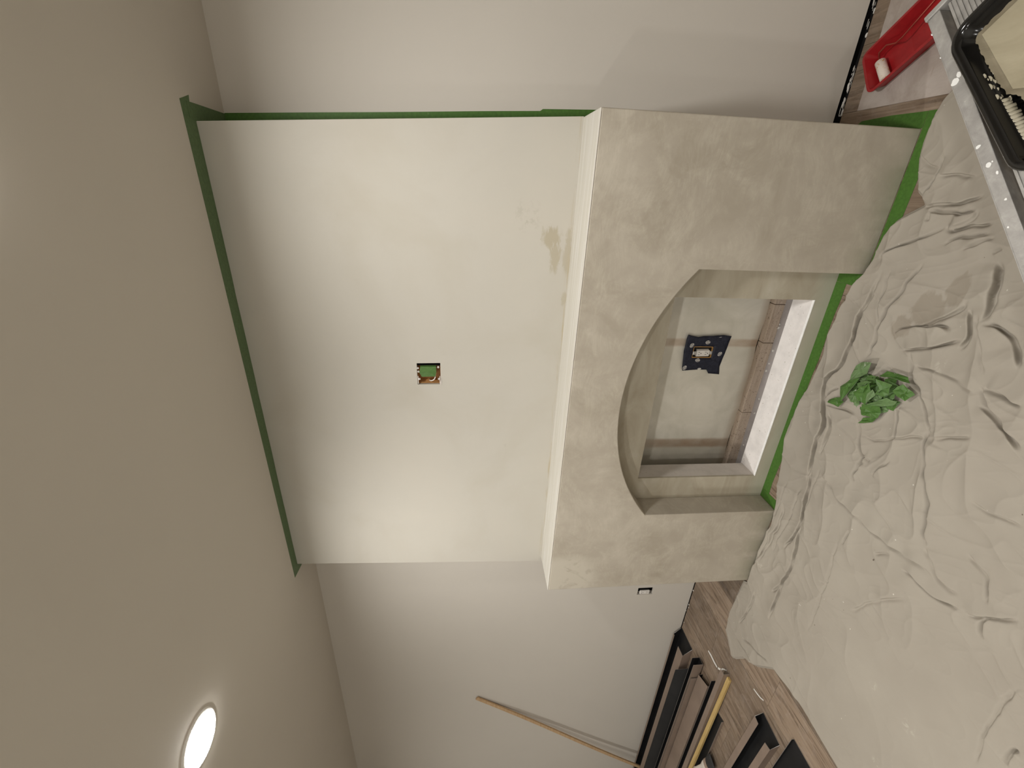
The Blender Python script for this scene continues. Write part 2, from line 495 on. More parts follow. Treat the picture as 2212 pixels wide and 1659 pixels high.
class G:
    """collects geometry"""
    def __init__(self):
        self.v, self.f, self.mi = [], [], []
    def add(self, v, f, mi=0):
        n = len(self.v)
        self.v += [tuple(p) for p in v]
        self.f += [tuple(i + n for i in q) for q in f]
        self.mi += [mi] * len(f)
        return self
    def box(self, a, b, mi=0):
        (x0, y0, z0), (x1, y1, z1) = a, b
        return self.add([(x0, y0, z0), (x1, y0, z0), (x1, y1, z0), (x0, y1, z0), (x0, y0, z1), (x1, y0, z1), (x1, y1, z1), (x0, y1, z1)],
                        [(0, 3, 2, 1), (4, 5, 6, 7), (0, 1, 5, 4), (1, 2, 6, 5), (2, 3, 7, 6), (3, 0, 4, 7)], mi)
    def obox(self, c, ax, ay, az, mi=0):
        """box from centre and three half-axis vectors"""
        c, ax, ay, az = Vector(c), Vector(ax), Vector(ay), Vector(az)
        vs = [c + sx * ax + sy * ay + sz * az for sz in (-1, 1) for sx, sy in ((-1, -1), (1, -1), (1, 1), (-1, 1))]
        return self.add(vs, [(0, 3, 2, 1), (4, 5, 6, 7), (0, 1, 5, 4), (1, 2, 6, 5), (2, 3, 7, 6), (3, 0, 4, 7)], mi)
    def prism(self, pts, off, mi=0):
        """closed prism: polygon of 3D points pushed along off"""
        off = Vector(off)
        n = len(pts)
        a = [Vector(p) for p in pts]
        b = [p + off for p in a]
        fs = [tuple(range(n)), tuple(range(2 * n - 1, n - 1, -1))] + [(i, (i + 1) % n, n + (i + 1) % n, n + i) for i in range(n)]
        return self.add(a + b, fs, mi)
    def tube(self, pts, r, seg=8, mi=0, cap=True):
        pts = [Vector(p) for p in pts]
        rings = []
        up0 = Vector((0, 0, 1))
        for i, p in enumerate(pts):
            d = (pts[min(i + 1, len(pts) - 1)] - pts[max(i - 1, 0)]).normalized()
            u = d.cross(up0)
            if u.length < 1e-3: u = d.cross(Vector((1, 0, 0)))
            u.normalize()
            w = d.cross(u).normalized()
            rr = r[i] if isinstance(r, (list, tuple)) else r
            rings.append([p + rr * (math.cos(2 * math.pi * k / seg) * u + math.sin(2 * math.pi * k / seg) * w) for k in range(seg)])
        vs = [v for ring in rings for v in ring]
        fs = []
        for i in range(len(pts) - 1):
            for k in range(seg):
                k2 = (k + 1) % seg
                fs.append((i * seg + k, i * seg + k2, (i + 1) * seg + k2, (i + 1) * seg + k))
        if cap:
            fs.append(tuple(range(seg - 1, -1, -1)))
            fs.append(tuple(range((len(pts) - 1) * seg, len(pts) * seg)))
        return self.add(vs, fs, mi)
    def loft(self, rings, mi=0, cap0=True, cap1=True):
        n = len(rings[0])
        vs = [v for r in rings for v in r]
        fs = []
        for i in range(len(rings) - 1):
            for k in range(n):
                k2 = (k + 1) % n
                fs.append((i * n + k, i * n + k2, (i + 1) * n + k2, (i + 1) * n + k))
        if cap0: fs.append(tuple(range(n - 1, -1, -1)))
        if cap1: fs.append(tuple(range((len(rings) - 1) * n, len(rings) * n)))
        return self.add(vs, fs, mi)
    def obj(self, name, mats, parent=None, loc=None, smooth=False):
        return obj(name, self.v, self.f, mats, parent, loc, self.mi, smooth)

def panel(xs_range, zs_range, holes, mp, y0, y1):
    """sheet with rectangular holes; mp(x, z, y) gives the world point"""
    xs = sorted(set(list(xs_range) + [h[0] for h in holes] + [h[1] for h in holes]))
    zs = sorted(set(list(zs_range) + [h[2] for h in holes] + [h[3] for h in holes]))
    def solid(i, j):
        if i < 0 or j < 0 or i >= len(xs) - 1 or j >= len(zs) - 1: return False
        cx_, cz_ = (xs[i] + xs[i + 1]) / 2, (zs[j] + zs[j + 1]) / 2
        return not any(h[0] < cx_ < h[1] and h[2] < cz_ < h[3] for h in holes)
    g = G()
    idx = {}
    def V(i, j, k):
        if (i, j, k) not in idx:
            idx[(i, j, k)] = len(g.v)
            g.v.append(tuple(mp(xs[i], zs[j], (y0, y1)[k])))
        return idx[(i, j, k)]
    for i in range(len(xs) - 1):
        for j in range(len(zs) - 1):
            if not solid(i, j): continue
            g.f.append((V(i, j, 0), V(i + 1, j, 0), V(i + 1, j + 1, 0), V(i, j + 1, 0)))
            g.f.append((V(i, j, 1), V(i, j + 1, 1), V(i + 1, j + 1, 1), V(i + 1, j, 1)))
            for di, dj, a, b in ((-1, 0, (i, j + 1), (i, j)), (1, 0, (i + 1, j), (i + 1, j + 1)), (0, -1, (i, j), (i + 1, j)), (0, 1, (i + 1, j + 1), (i, j + 1))):
                if not solid(i + di, j + dj):
                    g.f.append((V(*a, 0), V(*a, 1), V(*b, 1), V(*b, 0)))
    g.mi = [0] * len(g.f)
    return g

def bevel(o, w, seg=2, ang=40):
    m = o.modifiers.new('soft_edge', 'BEVEL')
    m.width = w
    m.segments = seg
    m.limit_method = 'ANGLE'
    m.angle_limit = math.radians(ang)
    return o

# ------------------------------------------------------------------ room shell
XL, XR, YF = -3.8, 4.4, -5.2
def struct(o):
    o['kind'] = 'structure'
    return o
floor = struct(obj('floor', *(lambda g: (g.v, g.f))(G().box((XL, YF, -0.06), (XR, 0.60, -0.012))), ['subfloor']))
ceiling = struct(G().box((XL, YF, CEIL), (XR, 0.60, CEIL + 0.05)).obj('ceiling', ['ceiling']))
# the drywall stops a finger's width above the floor and is cut out behind the fireplace and round one outlet
wb = panel((XL, XR), (0.013, CEIL), [(0.28, 1.88, 0.0, 1.02), (-0.5785, -0.514, 0.286, 0.394), (1.88, 3.6, 0.0, 0.021)], lambda x, z, y: (x, y, z), WALL_Y, WALL_Y + 0.0127)
wall_back = struct(wb.obj('wall_back', ['wall']))
struct(G().box((XL - 0.05, YF, 0), (XL, 0.60, CEIL)).obj('wall_left', ['room_wall']))
struct(G().box((XR, YF, 0), (XR + 0.05, 0.60, CEIL)).obj('wall_right', ['room_wall']))
struct(G().box((XL, YF - 0.05, 0), (XR, YF, CEIL)).obj('wall_front', ['room_wall']))
# black sheet painted in for the shade of the bay behind the drywall
G().box((XL, 0.50, 0), (XR, 0.55, CEIL)).obj('bay_shade_sheet', ['black'], wall_back)

# floor planks run from the room towards the wall
PW, PL = 0.2268, 1.22
k0 = -15
tr = random.Random(2)
G().box((XL, 0.380, -0.0118), (XR, 0.52, -0.009)).obj('gap_shade_strip', ['black'], floor)  # black strip painted in for the shade of the wall gap
for k in range(k0, 20):
    x0 = -0.25 + k * PW
    if x0 + PW < XL or x0 > XR: continue
    st = ((k * 0.37) % 1.0) * PL
    y1 = WALL_Y - (0.011 if x0 > 2 else 0.009)
    cuts = [y1]
    y = y1 - st if st > 0.15 else y1 - PL
    while y > -1.25:
        cuts.append(y); y -= PL
    cuts.append(-1.5)
    for a, b in zip(cuts[1:], cuts[:-1]):
        lo, hi = max(x0, XL) + 0.0006, min(x0 + PW, XR) - 0.0006
        g = G().box((lo, a + 0.0006, -0.012), (hi, b - 0.0006, 0.0))
        po = g.obj('plank', ['plank'], floor, loc=(lo, a, 0.0))
        tone = {-3: 0.98, -2: 0.86, -1: 1.12, 0: 0.66}.get(k, tr.uniform(0.72, 1.1))
        po.color = (tone, tone * 0.985, tone * 0.96, 1)

# ------------------------------------------------------------------ lamps in the ceiling
def ring(c, r, z, n=40):
    return [(c[0] + r * math.cos(2 * math.pi * k / n), c[1] + r * math.sin(2 * math.pi * k / n), z) for k in range(n)]
def downlight(x, y, label, group=None):
    t = thing('downlight', (x, y, CEIL), label, 'ceiling light', group)
    c = (x, y)
    G().loft([ring(c, 0.092, CEIL - 0.0005), ring(c, 0.090, CEIL - 0.004), ring(c, 0.083, CEIL - 0.006), ring(c, 0.080, CEIL - 0.0005)], cap0=False, cap1=False).obj('trim_ring', ['white_trim'], t, smooth=True)
    G().loft([ring(c, 0.080, CEIL - 0.001), ring(c, 0.079, CEIL - 0.007), ring(c, 0.070, CEIL - 0.011), ring(c, 0.045, CEIL - 0.0135), ring(c, 0.015, CEIL - 0.0145)], cap0=False).obj('lens', ['lamp'], t, smooth=True)
    la = bpy.data.lights.new('downlight_lamp', 'AREA')
    la.shape = 'DISK'
    la.size = 0.15
    la.energy = LAMP_WATTS
    la.color = LAMP_COLOUR
    la.spread = math.radians(LAMP_SPREAD)
    lo = bpy.data.objects.new('lamp', la)
    lo.parent = t
    lo.location = (0, 0, -0.018)
    COL.objects.link(lo)
    return t
downlight(0.178, -0.66, 'lit round ceiling downlight left of the chimney breast, in view')
for x, y, w in [(1.93, -0.70, 'just past the right end of the chimney breast'), (0.178, -2.45, 'behind the camera, second row, on the left'), (1.93, -2.45, 'behind the camera, second row, on the right'),
                (-2.55, -1.6, 'alone near the left wall'), (0.178, -4.2, 'at the far end of the room, on the left'), (1.93, -4.2, 'at the far end of the room, on the right')]:
    downlight(x, y, 'ceiling downlight out of view ' + w, 'ceiling downlights out of view')

# ------------------------------------------------------------------ fireplace
W, H = 2.1515, 1.1258
JL, JR, DR = 0.487, 1.662, 0.123
FP = thing('fireplace', (1.07, 0.2, 0.0), 'limewashed plaster fireplace with arched recess and tapering chimney breast', 'fireplace')
LG = 0.2186
def chim(s, z, y):
    t = (z - H) / (CEIL - H)
    xl, xr = -0.0268 + 0.0802 * t, 2.153 - 0.0881 * t
    return (xl + (xr - xl) * s, LG - 0.0238 * t + y, z)
def chim_s(x, z):
    a, b = chim(0, z, 0)[0], chim(1, z, 0)[0]
    return (x - a) / (b - a)
sa, sb = chim_s(1.0935, 1.713), chim_s(1.196, 1.713)
BZ0, BZ1 = 1.6625, 1.7645
g = panel((0, 1), (H, CEIL), [(sa, sb, BZ0, BZ1)], chim, 0.0, 0.0127)
e = 0.0127
for s0, s1 in ((0.0, 0.006), (0.994, 1.0)):
    a = [chim(s0, H, e), chim(s1, H, e), chim(s1, CEIL, e), chim(s0, CEIL, e)]
    b = [(p[0], WALL_Y, p[2]) for p in a]
    g.add(a + b, [(0, 1, 2, 3), (7, 6, 5, 4), (0, 4, 5, 1), (1, 5, 6, 2), (2, 6, 7, 3), (3, 7, 4, 0)])
# origin at the foot of the breast so that the stains keep their place
ch = g.obj('chimney_breast', ['chimney'], FP, loc=(1.07, LG, H))

# arched surround: front slab with the arch cut out
def arch(n=40):
    R, sag = 0.910, 0.216
    xc, top = (JL + JR) / 2, 0.897
    zc = top - R
    pts = []
    for k in range(n + 1):
        x = JR + (JL - JR) * k / n
        pts.append((x, zc + math.sqrt(R * R - (x - xc) ** 2)))
    return pts
ar = arch()
HT = H - 0.004
outer = [(0, 0), (JL, 0)] + ar[::-1] + [(JR, 0), (W, 0), (W, HT), (0, HT)]
g = G()
# strips between arch and top, then the two piers, all sharing one skin
poly = ar[::-1]
vs, fs = [], []
for y in (0.0, DR):
    vs += [(x, y, z) for x, z in poly] + [(x, y, HT) for x, z in poly]
n = len(poly)
for i in range(n - 1):
    fs.append((i, i + 1, n + i + 1, n + i))
    o2 = 2 * n
    fs.append((o2 + i, o2 + n + i, o2 + n + i + 1, o2 + i + 1))
    fs.append((i, o2 + i, o2 + i + 1, i + 1))              # soffit
    fs.append((n + i, n + i + 1, o2 + n + i + 1, o2 + n + i))
# piers
zl, zr = poly[0][1], poly[-1][1]
b0 = len(vs)
vs += [(0, 0, 0), (JL, 0, 0), (0, 0, HT), (0, 0, zl), (0, DR, 0), (JL, DR, 0), (0, DR, HT), (0, DR, zl),
       (W, 0, 0), (JR, 0, 0), (W, 0, HT), (W, 0, zr), (W, DR, 0), (JR, DR, 0), (W, DR, HT), (W, DR, zr)]
P = lambda k: b0 + k
fs += [(P(0), P(1), 0, P(3)), (P(3), 0, n, P(2)), (P(4), P(7), 2 * n, P(5)), (P(7), P(6), 3 * n, 2 * n),
       (P(1), P(5), 2 * n, 0), (P(0), P(4), P(5), P(1)), (P(0), P(3), P(7), P(4)), (P(3), P(2), P(6), P(7)), (P(2), n, 3 * n, P(6)),
       (P(9), P(8), P(11), n - 1), (n - 1, P(11), P(10), 2 * n - 1), (P(13), 3 * n - 1, P(15), P(12)), (3 * n - 1, 4 * n - 1, P(14), P(15)),
       (P(9), n - 1, 3 * n - 1, P(13)), (P(8), P(9), P(13), P(12)), (P(8), P(12), P(15), P(11)), (P(11), P(15), P(14), P(10)), (P(10), P(14), 4 * n - 1, 2 * n - 1)]
sur = obj('arched_surround', vs, fs, ['surround'], FP, loc=(1.07, 0.2, 0.0))
bevel(sur, 0.0035)
# sides and lid of the lower box
g = G().box((0, DR, 0), (0.013, WALL_Y, HT)).box((W - 0.013, DR, 0), (W, WALL_Y, HT)).box((0.013, DR, HT - 0.013), (W - 0.013, WALL_Y, HT))
g.obj('surround_side', ['surround'], FP)
bevel(G().box((0, 0, HT), (W, WALL_Y, H)).obj('mantel_ledge', ['ledge'], FP), 0.002)
# plastered panel at the back of the arch with the rectangular fire opening
HX0, HX1, HZ0, HZ1 = 0.613, 1.529, 0.070, 0.694
g = panel((0.30, 1.86), (0.0, 1.0), [(HX0, HX1, HZ0, HZ1)], lambda x, z, y: (x, y, z), DR + 0.0005, DR + 0.011)
g.obj('recess_panel', ['recess'], FP, loc=(1.07, DR, 0.0))
# linings of the opening
def part(name, a, b, m, label=None):
    o = G().box(a, b).obj(name, [m], FP)
    if label: o['label'] = label
    return o
part('sill_board', (HX0 - 0.01, DR + 0.0115, HZ0 - 0.018), (HX1 + 0.01, 0.246, HZ0 - 0.0005), 'drywall', 'white board along the bottom of the fire opening')
part('corner_bead', (HX0, DR - 0.0006, HZ0 - 0.0015), (HX1, DR + 0.010, HZ0 + 0.0014), 'bead', 'white corner bead')
part('side_board', (HX0 - 0.013, DR + 0.0115, HZ0), (HX0 - 0.0005, 0.236, HZ1), 'drywall_grey', 'dusty grey board lining the side of the opening')
part('side_board', (HX1 + 0.0005, DR + 0.0115, HZ0), (HX1 + 0.013, 0.236, HZ1), 'drywall_grey')
part('head_board', (HX0 - 0.013, DR + 0.0115, HZ1 + 0.0005), (HX1 + 0.013, 0.236, HZ1 + 0.013), 'drywall_grey')
part('hearth_floor', (0.32, 0.246, 0.001), (1.84, 0.3655, 0.004), 'dusty_floor')
for a, b in ((0.30, 0.849), (0.852, 1.249), (1.252, 1.447), (1.450, 1.86)):
    o = G().box((a, 0.366, 0.002), (b, 0.405, 0.058)).obj('sole_plate', ['lumber'], FP)
    bevel(o, 0.0015, 1)
# insulation membrane on the studs
nx, nz = 90, 60
vs, fs = [], []
for j in range(nz + 1):
    for i in range(nx + 1):
        x, z = 0.29 + 1.58 * i / nx, 0.058 + 0.95 * j / nz
        near = min(abs(x - 1.234), abs(x - 0.634), abs(x - 1.83)) 
        pil = 1 - math.exp(-(near / 0.07) ** 2)
        y = 0.4085 - 0.010 * pil * (0.6 + 0.4 * mnoise.noise(Vector((x * 6, z * 6, 0)))) + 0.004 * mnoise.noise(Vector((x * 14, z * 20, 3)))
        vs.append((x, y, z))
for j in range(nz):
    for i in range(nx):
        a = j * (nx + 1) + i
        fs.append((a, a + 1, a + nx + 2, a + nx + 1))
obj('insulation_sheet', vs, fs, ['membrane'], FP, loc=(1.07, 0.4, 0.0), smooth=True)
for xs in (0.634, 1.234):
    G().box((xs - 0.019, 0.415, 0.058), (xs + 0.019, 0.49, 1.02)).obj('stud', ['lumber'], FP)
# crumbs of plaster lying in the firebox
rs = random.Random(3)
g = G()
for k in range(26):
    x, y = rs.uniform(0.62, 1.45), rs.uniform(0.25, 0.36)
    s = rs.uniform(0.0015, 0.006)
    g.obox((x, y, 0.004 + s * 0.5), (s, s * rs.uniform(-.5, .5), 0), (-s * .4, s * .8, 0), (0, 0, s * 0.5))
for k in range(14):
    x, y = rs.uniform(0.64, 1.5), rs.uniform(0.135, 0.24)
    s = rs.uniform(0.0008, 0.0025)
    g.obox((x, y, HZ0 + s * 0.5), (s, 0, 0), (0, s, 0), (0, 0, s * 0.5))
tag(g.obj('plaster_crumbs', ['scrap'], FP), kind='stuff')

# ------------------------------------------------------------------ electrical devices
def receptacle(t, c, tilt=0.0, body='white_plastic'):
    """white decorator receptacle whose face looks to -Y; c is the face centre"""
    x, y, z = c
    ct, st = math.cos(tilt), math.sin(tilt)
    def P(px, py, pz): return (x + px * ct - pz * st, y + py, z + px * st + pz * ct)
    def bx(g, x0, x1, y0, y1, z0, z1, mi=0):
        v = [P(x0, y0, z0), P(x1, y0, z0), P(x1, y1, z0), P(x0, y1, z0), P(x0, y0, z1), P(x1, y0, z1), P(x1, y1, z1), P(x0, y1, z1)]
        g.add(v, [(0, 3, 2, 1), (4, 5, 6, 7), (0, 1, 5, 4), (1, 2, 6, 5), (2, 3, 7, 6), (3, 0, 4, 7)], mi)
    g = G(); bx(g, -0.0165, 0.0165, 0, 0.008, -0.0335, 0.0335)
    face = g.obj('receptacle_face', ['white_plastic'], t); bevel(face, 0.002)
    g = G(); bx(g, -0.019, 0.019, 0.008, 0.035, -0.031, 0.031)
    g.obj('receptacle_body', [body], t)
    for s in (-1, 1):
        g = G(); bx(g, -0.009, 0.009, 0.006, 0.0075, s * 0.0335, s * 0.052)
        bx(g, -0.0065, 0.0065, 0.0045, 0.006, s * 0.041, s * 0.049)
        g.obj('mounting_ear', ['steel'], t)
        g = G()
        bx(g, -0.0072, -0.0052, -0.0004, 0.001, s * 0.0175, s * 0.0175 + 0.0085)
        bx(g, 0.0052, 0.0072, -0.0004, 0.001, s * 0.0175 + 0.0005, s * 0.0175 + 0.008)
        g.add([P(0.0026 * math.cos(a), -0.0004, s * 0.0175 - 0.006 + 0.0026 * math.sin(a)) for a in [k * math.pi / 5 for k in range(10)]], [tuple(range(10))])
        g.obj('slot', ['black'], t)
# receptacle inside the firebox, behind navy tape
t = thing('outlet', (1.183, 0.40, 0.35), 'white wall receptacle in the firebox framed by navy tape', 'outlet')
receptacle(t, (1.184, 0.388, 0.350), 0.03)
g = G()
bx0, bx1, bz0, bz1 = 1.157, 1.2185, 0.299, 0.4035
for a, b in (((bx0, bz0), (bx1, bz0 + 0.003)), ((bx0, bz1 - 0.003), (bx1, bz1)), ((bx0, bz0), (bx0 + 0.003, bz1)), ((bx1 - 0.003, bz0), (bx1, bz1))):
    g.box((a[0], 0.3945, a[1]), (b[0], 0.4045, b[1]))
g.obj('box_rim', ['fibre_rim'], t)
G().box((bx0 + 0.003, 0.4035, bz0 + 0.003), (bx1 - 0.003, 0.4042, bz1 - 0.003)).obj('box_back', ['black'], t)  # black sheet stands for the shade inside the box

patch = [(1.282, 0.451), (1.276, 0.427), (1.269, 0.394), (1.275, 0.367), (1.276, 0.322), (1.282, 0.265), (1.276, 0.219), (1.21, 0.225), (1.144, 0.235), (1.109, 0.239), (1.066, 0.23), (1.071, 0.292), (1.092, 0.295), (1.092, 0.359), (1.086, 0.437), (1.108, 0.442), (1.194, 0.452)]
tp = thing('duct_tape_patch', (1.18, 0.398, 0.34), 'ragged square of navy printed duct tape on the firebox back', 'tape')
pc = Vector((1.188, 0.351))
inner = [(bx0, bz0), (bx1, bz0), (bx1, bz1), (bx0, bz1)]
# ring of faces between the ragged outline and the cut-out for the box
def hit(a):
    d = Vector((math.cos(a), math.sin(a)))
    hx, hz = (bx1 - bx0) / 2, (bz1 - bz0) / 2
    s = min(hx / max(abs(d.x), 1e-6), hz / max(abs(d.y), 1e-6))
    return pc + d * s
def out_hit(a):
    d = Vector((math.cos(a), math.sin(a)))
    best = 0
    for i in range(len(patch)):
        p, q = Vector(patch[i]), Vector(patch[(i + 1) % len(patch)])
        r = q - p
        den = d.x * r.y - d.y * r.x
        if abs(den) < 1e-9: continue
        w = p - pc
        s = (w.x * r.y - w.y * r.x) / den
        u = (w.x * d.y - w.y * d.x) / den
        if s > 0 and -1e-6 <= u <= 1 + 1e-6: best = max(best, s)
    return pc + d * best
angs = sorted(set([2 * math.pi * k / 72 for k in range(72)] + [math.atan2(p[1] - pc.y, p[0] - pc.x) % (2 * math.pi) for p in patch] + [math.atan2(p[1] - pc.y, p[0] - pc.x) % (2 * math.pi) for p in inner]))
vs, fs = [], []
NR = 5
for a in angs:
    i_, o_ = hit(a), out_hit(a)
    for r in range(NR):
        p = i_.lerp(o_, r / (NR - 1))
        y = 0.3935 + 0.0012 * mnoise.noise(Vector((p.x * 45, p.y * 45, 2))) - (0.004 if p.x > 1.26 else 0) * (p.x - 1.26) / 0.02
        vs.append((p.x, y, p.y))
na = len(angs)
for i in range(na):
    j = (i + 1) % na
    for r in range(NR - 1):
        fs.append((i * NR + r, i * NR + r + 1, j * NR + r + 1, j * NR + r))
sheet = obj('tape_sheet', vs, fs, ['duct'], tp, smooth=True)
sm = sheet.modifiers.new('thickness', 'SOLIDIFY'); sm.thickness = 0.0006

def text_mesh(name, body, size, mat_, parent, centre, xdir, ydir, align=True):
    cu = bpy.data.curves.new(name, 'FONT')
    cu.body = body
    cu.size = size
    cu.align_x = 'CENTER'
    cu.align_y = 'CENTER'
    cu.extrude = 0.0
    cu.offset = 0.00022
    tmp = bpy.data.objects.new(name + '_tmp', cu)
    COL.objects.link(tmp)
    dg = bpy.context.evaluated_depsgraph_get()
    me = bpy.data.meshes.new_from_object(tmp.evaluated_get(dg))
    vs = [Vector(centre) + Vector(xdir) * v.co.x + Vector(ydir) * v.co.y for v in me.vertices]
    fs = [tuple(p.vertices) for p in me.polygons]
    bpy.data.objects.remove(tmp)
    bpy.data.meshes.remove(me)
    return obj(name, vs, fs, [mat_], parent)
# printed white ovals: two short lines of lettering, read with the head turned to the right
for (cx_, cz_), rot, half in [((1.225, 0.417), 52, None), ((1.242, 0.336), 0, None), ((1.180, 0.257), 48, None), ((1.145, 0.368), -8, None), ((1.103, 0.4285), 65, None), ((1.0975, 0.348), 5, 'cut'), ((1.2735, 0.278), 0, 'cut')]:
    a = math.radians(rot)
    # reading direction: down the wall (-Z) turned by rot; head of the letters to +X
    xd = Vector((math.sin(a), 0, -math.cos(a)))
    yd = Vector((math.cos(a), 0, math.sin(a)))
    c = Vector((cx_, 0.3915, cz_))
    rx, ry = (0.0125, 0.0098) if half is None else (0.010, 0.0048)
    pts = [c + xd * rx * math.cos(k * math.pi / 14) + yd * ry * math.sin(k * math.pi / 14) for k in range(28)]
    lg = G().prism(pts, (0, 0.0003, 0)).obj('printed_oval', ['print_white'], tp)
    if half is None:
        text_mesh('lettering', 'Duck\nTape', 0.0088, 'duct', lg, c + Vector((0, -0.0004, 0)), xd, yd)

# receptacle left of the fireplace, in a ragged cut-out
t = thing('outlet', (-0.557, WALL_Y, 0.34), 'white receptacle in the ragged drywall cut-out left of the fireplace', 'outlet')
receptacle(t, (-0.560, WALL_Y + 0.001, 0.342), 0.0, 'black')  # body coloured black to paint shade into the cut-out
G().box((-0.600, 0.455, 0.28), (-0.505, 0.46, 0.40)).obj('box_back', ['black'], t)  # black panels stand for the shade behind the device
for xb in (-0.600, -0.511):
    G().box((xb, 0.4115, 0.28), (xb + 0.006, 0.455, 0.40)).obj('box_side', ['black'], t)

# two-gang box in the chimney breast
t = thing('outlet_box', (1.145, 0.22, 1.7135), 'open two-gang electrical box in the chimney breast with green tape over its device', 'outlet')
YB = chim(0.5, 1.7135, 0)[1]
x0, x1 = 1.0965, 1.1800
def quadbox(name, a, b, m): return G().box(a, b).obj(name, [m], t)
quadbox('box_back', (x0, YB + 0.062, BZ0), (x1, YB + 0.065, BZ1), 'fibre')
quadbox('box_side', (x0 - 0.002, YB + 0.0135, BZ0), (x0 + 0.001, YB + 0.062, BZ1), 'fibre')
quadbox('box_side', (x1, YB + 0.0135, BZ0), (x1 + 0.003, YB + 0.062, BZ1), 'black')  # this side is black as painted shade
quadbox('box_side', (x0, YB + 0.0135, BZ1 - 0.001), (x1, YB + 0.062, BZ1 + 0.002), 'fibre')
quadbox('box_side', (x0, YB + 0.0135, BZ0 - 0.002), (x1, YB + 0.062, BZ0 + 0.001), 'fibre')
quadbox('box_shade_sheet', (x1 + 0.003, YB + 0.064, BZ0 - 0.004), (1.204, YB + 0.068, BZ1 + 0.004), 'black')  # black sheet painted in for the shade right of the box
dev = G().box((1.1335, YB + 0.002, 1.6835), (1.1795, YB + 0.040, 1.7475)).obj('device_body', ['white_plastic'], t)
# green tape wrapped loosely over the device face
gp = [(1.1805, 1.7495), (1.182, 1.681), (1.155, 1.6805), (1.1345, 1.6855), (1.132, 1.7445), (1.1525, 1.7535)]
fc = [(px, YB - 0.004 + 0.0025 * rs.uniform(-1, 1), pz) for px, pz in gp]
cn = (1.157, YB - 0.0075, 1.716)
bk = [(px * 1.0, YB + 0.012, pz) for px, pz in gp]
g = G().add(fc + [cn] + bk, [(i, (i + 1) % 6, 6) for i in range(6)] + [(i, 7 + i, 7 + (i + 1) % 6, (i + 1) % 6) for i in range(6)])
g.obj('tape_cover', ['tape_ball'], t)['label'] = 'green tape over the device'
for px, pz in ((1.120, 1.7555), (1.1205, 1.6705), (1.1555, 1.7585), (1.172, 1.7600), (1.177, 1.6720)):
    n = 10
    r0 = [(px + 0.0042 * math.cos(2 * math.pi * k / n), YB - 0.001, pz + 0.0042 * math.sin(2 * math.pi * k / n)) for k in range(n)]
    r1 = [(p[0], YB + 0.004, p[2]) for p in r0]
    q0 = [(px + 0.0018 * math.cos(2 * math.pi * k / n), YB - 0.001, pz + 0.0018 * math.sin(2 * math.pi * k / n)) for k in range(n)]
    G().loft([r1, r0, q0], cap0=False, cap1=False).obj('screw_lug', ['white_plastic'], t)
G().tube([(1.133, YB - 0.001, 1.686), (1.1275, YB - 0.003, 1.6868), (1.121, YB - 0.003, 1.690), (1.1145, YB - 0.001, 1.697), (1.1105, YB + 0.003, 1.706), (1.1100, YB + 0.012, 1.713)], 0.0022, 8).obj('wire', ['white_plastic'], t, smooth=True)
for s in (0, 1):
    G().box((x0, YB + 0.001, (BZ1 - 0.0045) if s else BZ0 + 0.002), (1.1335, YB + 0.0035, (BZ1 - 0.002) if s else BZ0 + 0.0045)).obj('box_lip', ['white_plastic'], t)
G().prism([(1.090, YB - 0.0005, 1.667), (1.124, YB - 0.0005, 1.6605), (1.102, YB - 0.0005, 1.6575), (1.0935, YB - 0.0005, 1.660)], (0, 0.0004, 0)).obj('torn_paper', ['drywall_grey'], t)

# ------------------------------------------------------------------ green masking tape
TAPES = 'strips of green masking tape'
def tape(pts, off, label, m='tape'):
    o = G().prism(pts, off).obj('masking_tape', [m], loc=pts[0])
    return tag(o, label, 'tape', TAPES)
zc = CEIL - 0.0009
def jag(a, b, n, amp, seed):
    r = random.Random(seed)
    return [(a[0] + (b[0] - a[0]) * k / n, a[1] + (b[1] - a[1]) * k / n + r.uniform(-amp, amp)) for k in range(1, n)]
pts = [(2.118, 0.127), (2.124, 0.147), (2.136, 0.184), (2.114, 0.179), (2.066, 0.1935)] + jag((2.066, 0.1935), (0.046, 0.1945), 24, 0.0015, 5) + [(0.046, 0.2015), (0.003, 0.241), (0.012, 0.142)]
tape([(x, y, zc) for x, y in pts], (0, 0, 0.0006), 'green masking tape across the ceiling along the chimney front', 'tape_ceiling')
tape([(x, y, zc - 0.0008) for x, y in [(2.117, 0.160), (2.116, 0.222), (2.112, 0.3965), (2.0665, 0.3965), (2.0640, 0.193), (2.070, 0.160)]], (0, 0, 0.0006), 'short green tape on the ceiling beside the chimney, running back to the wall', 'tape_ceiling')
yw = WALL_Y - 0.0012
tape([(x, yw, z) for x, z in [(2.0665, 2.4385), (2.114, 2.4385), (2.1335, 2.12), (2.150, 1.841), (2.172, 1.50), (2.186, 1.26), (2.193, 1.25), (2.2015, 1.06), (2.205, 0.95), (2.1545, 0.95), (2.1545, 1.12)]], (0, 0.0007, 0), 'long green tape down the back wall on the right of the chimney')
tape([(x, y, 0.0004) for x, y in [(2.204, -0.0015), (2.203, -0.056), (1.99, -0.058), (1.70, -0.054), (1.664, -0.052), (1.664, -0.0015)]], (0, 0, 0.0008), 'green tape on the floor before the right pier of the fireplace')
tape([(x, y, 0.0004) for x, y in [(2.153, 0.0), (2.2035, 0.0), (2.208, 0.14), (2.205, 0.27), (2.176, 0.31), (2.153, 0.30)]], (0, 0, 0.0008), 'green tape on the floor along the right side of the fireplace')
pts = [(JR - 0.052, DR)] + [(JR - 0.052 + (JL + 0.05 - JR + 0.052) * k / 16, DR) for k in range(1, 16)] + [(JL + 0.05, DR)]
low = [(x, 0.073 + 0.003 * math.sin(x * 23)) for x, _ in pts[::-1]]
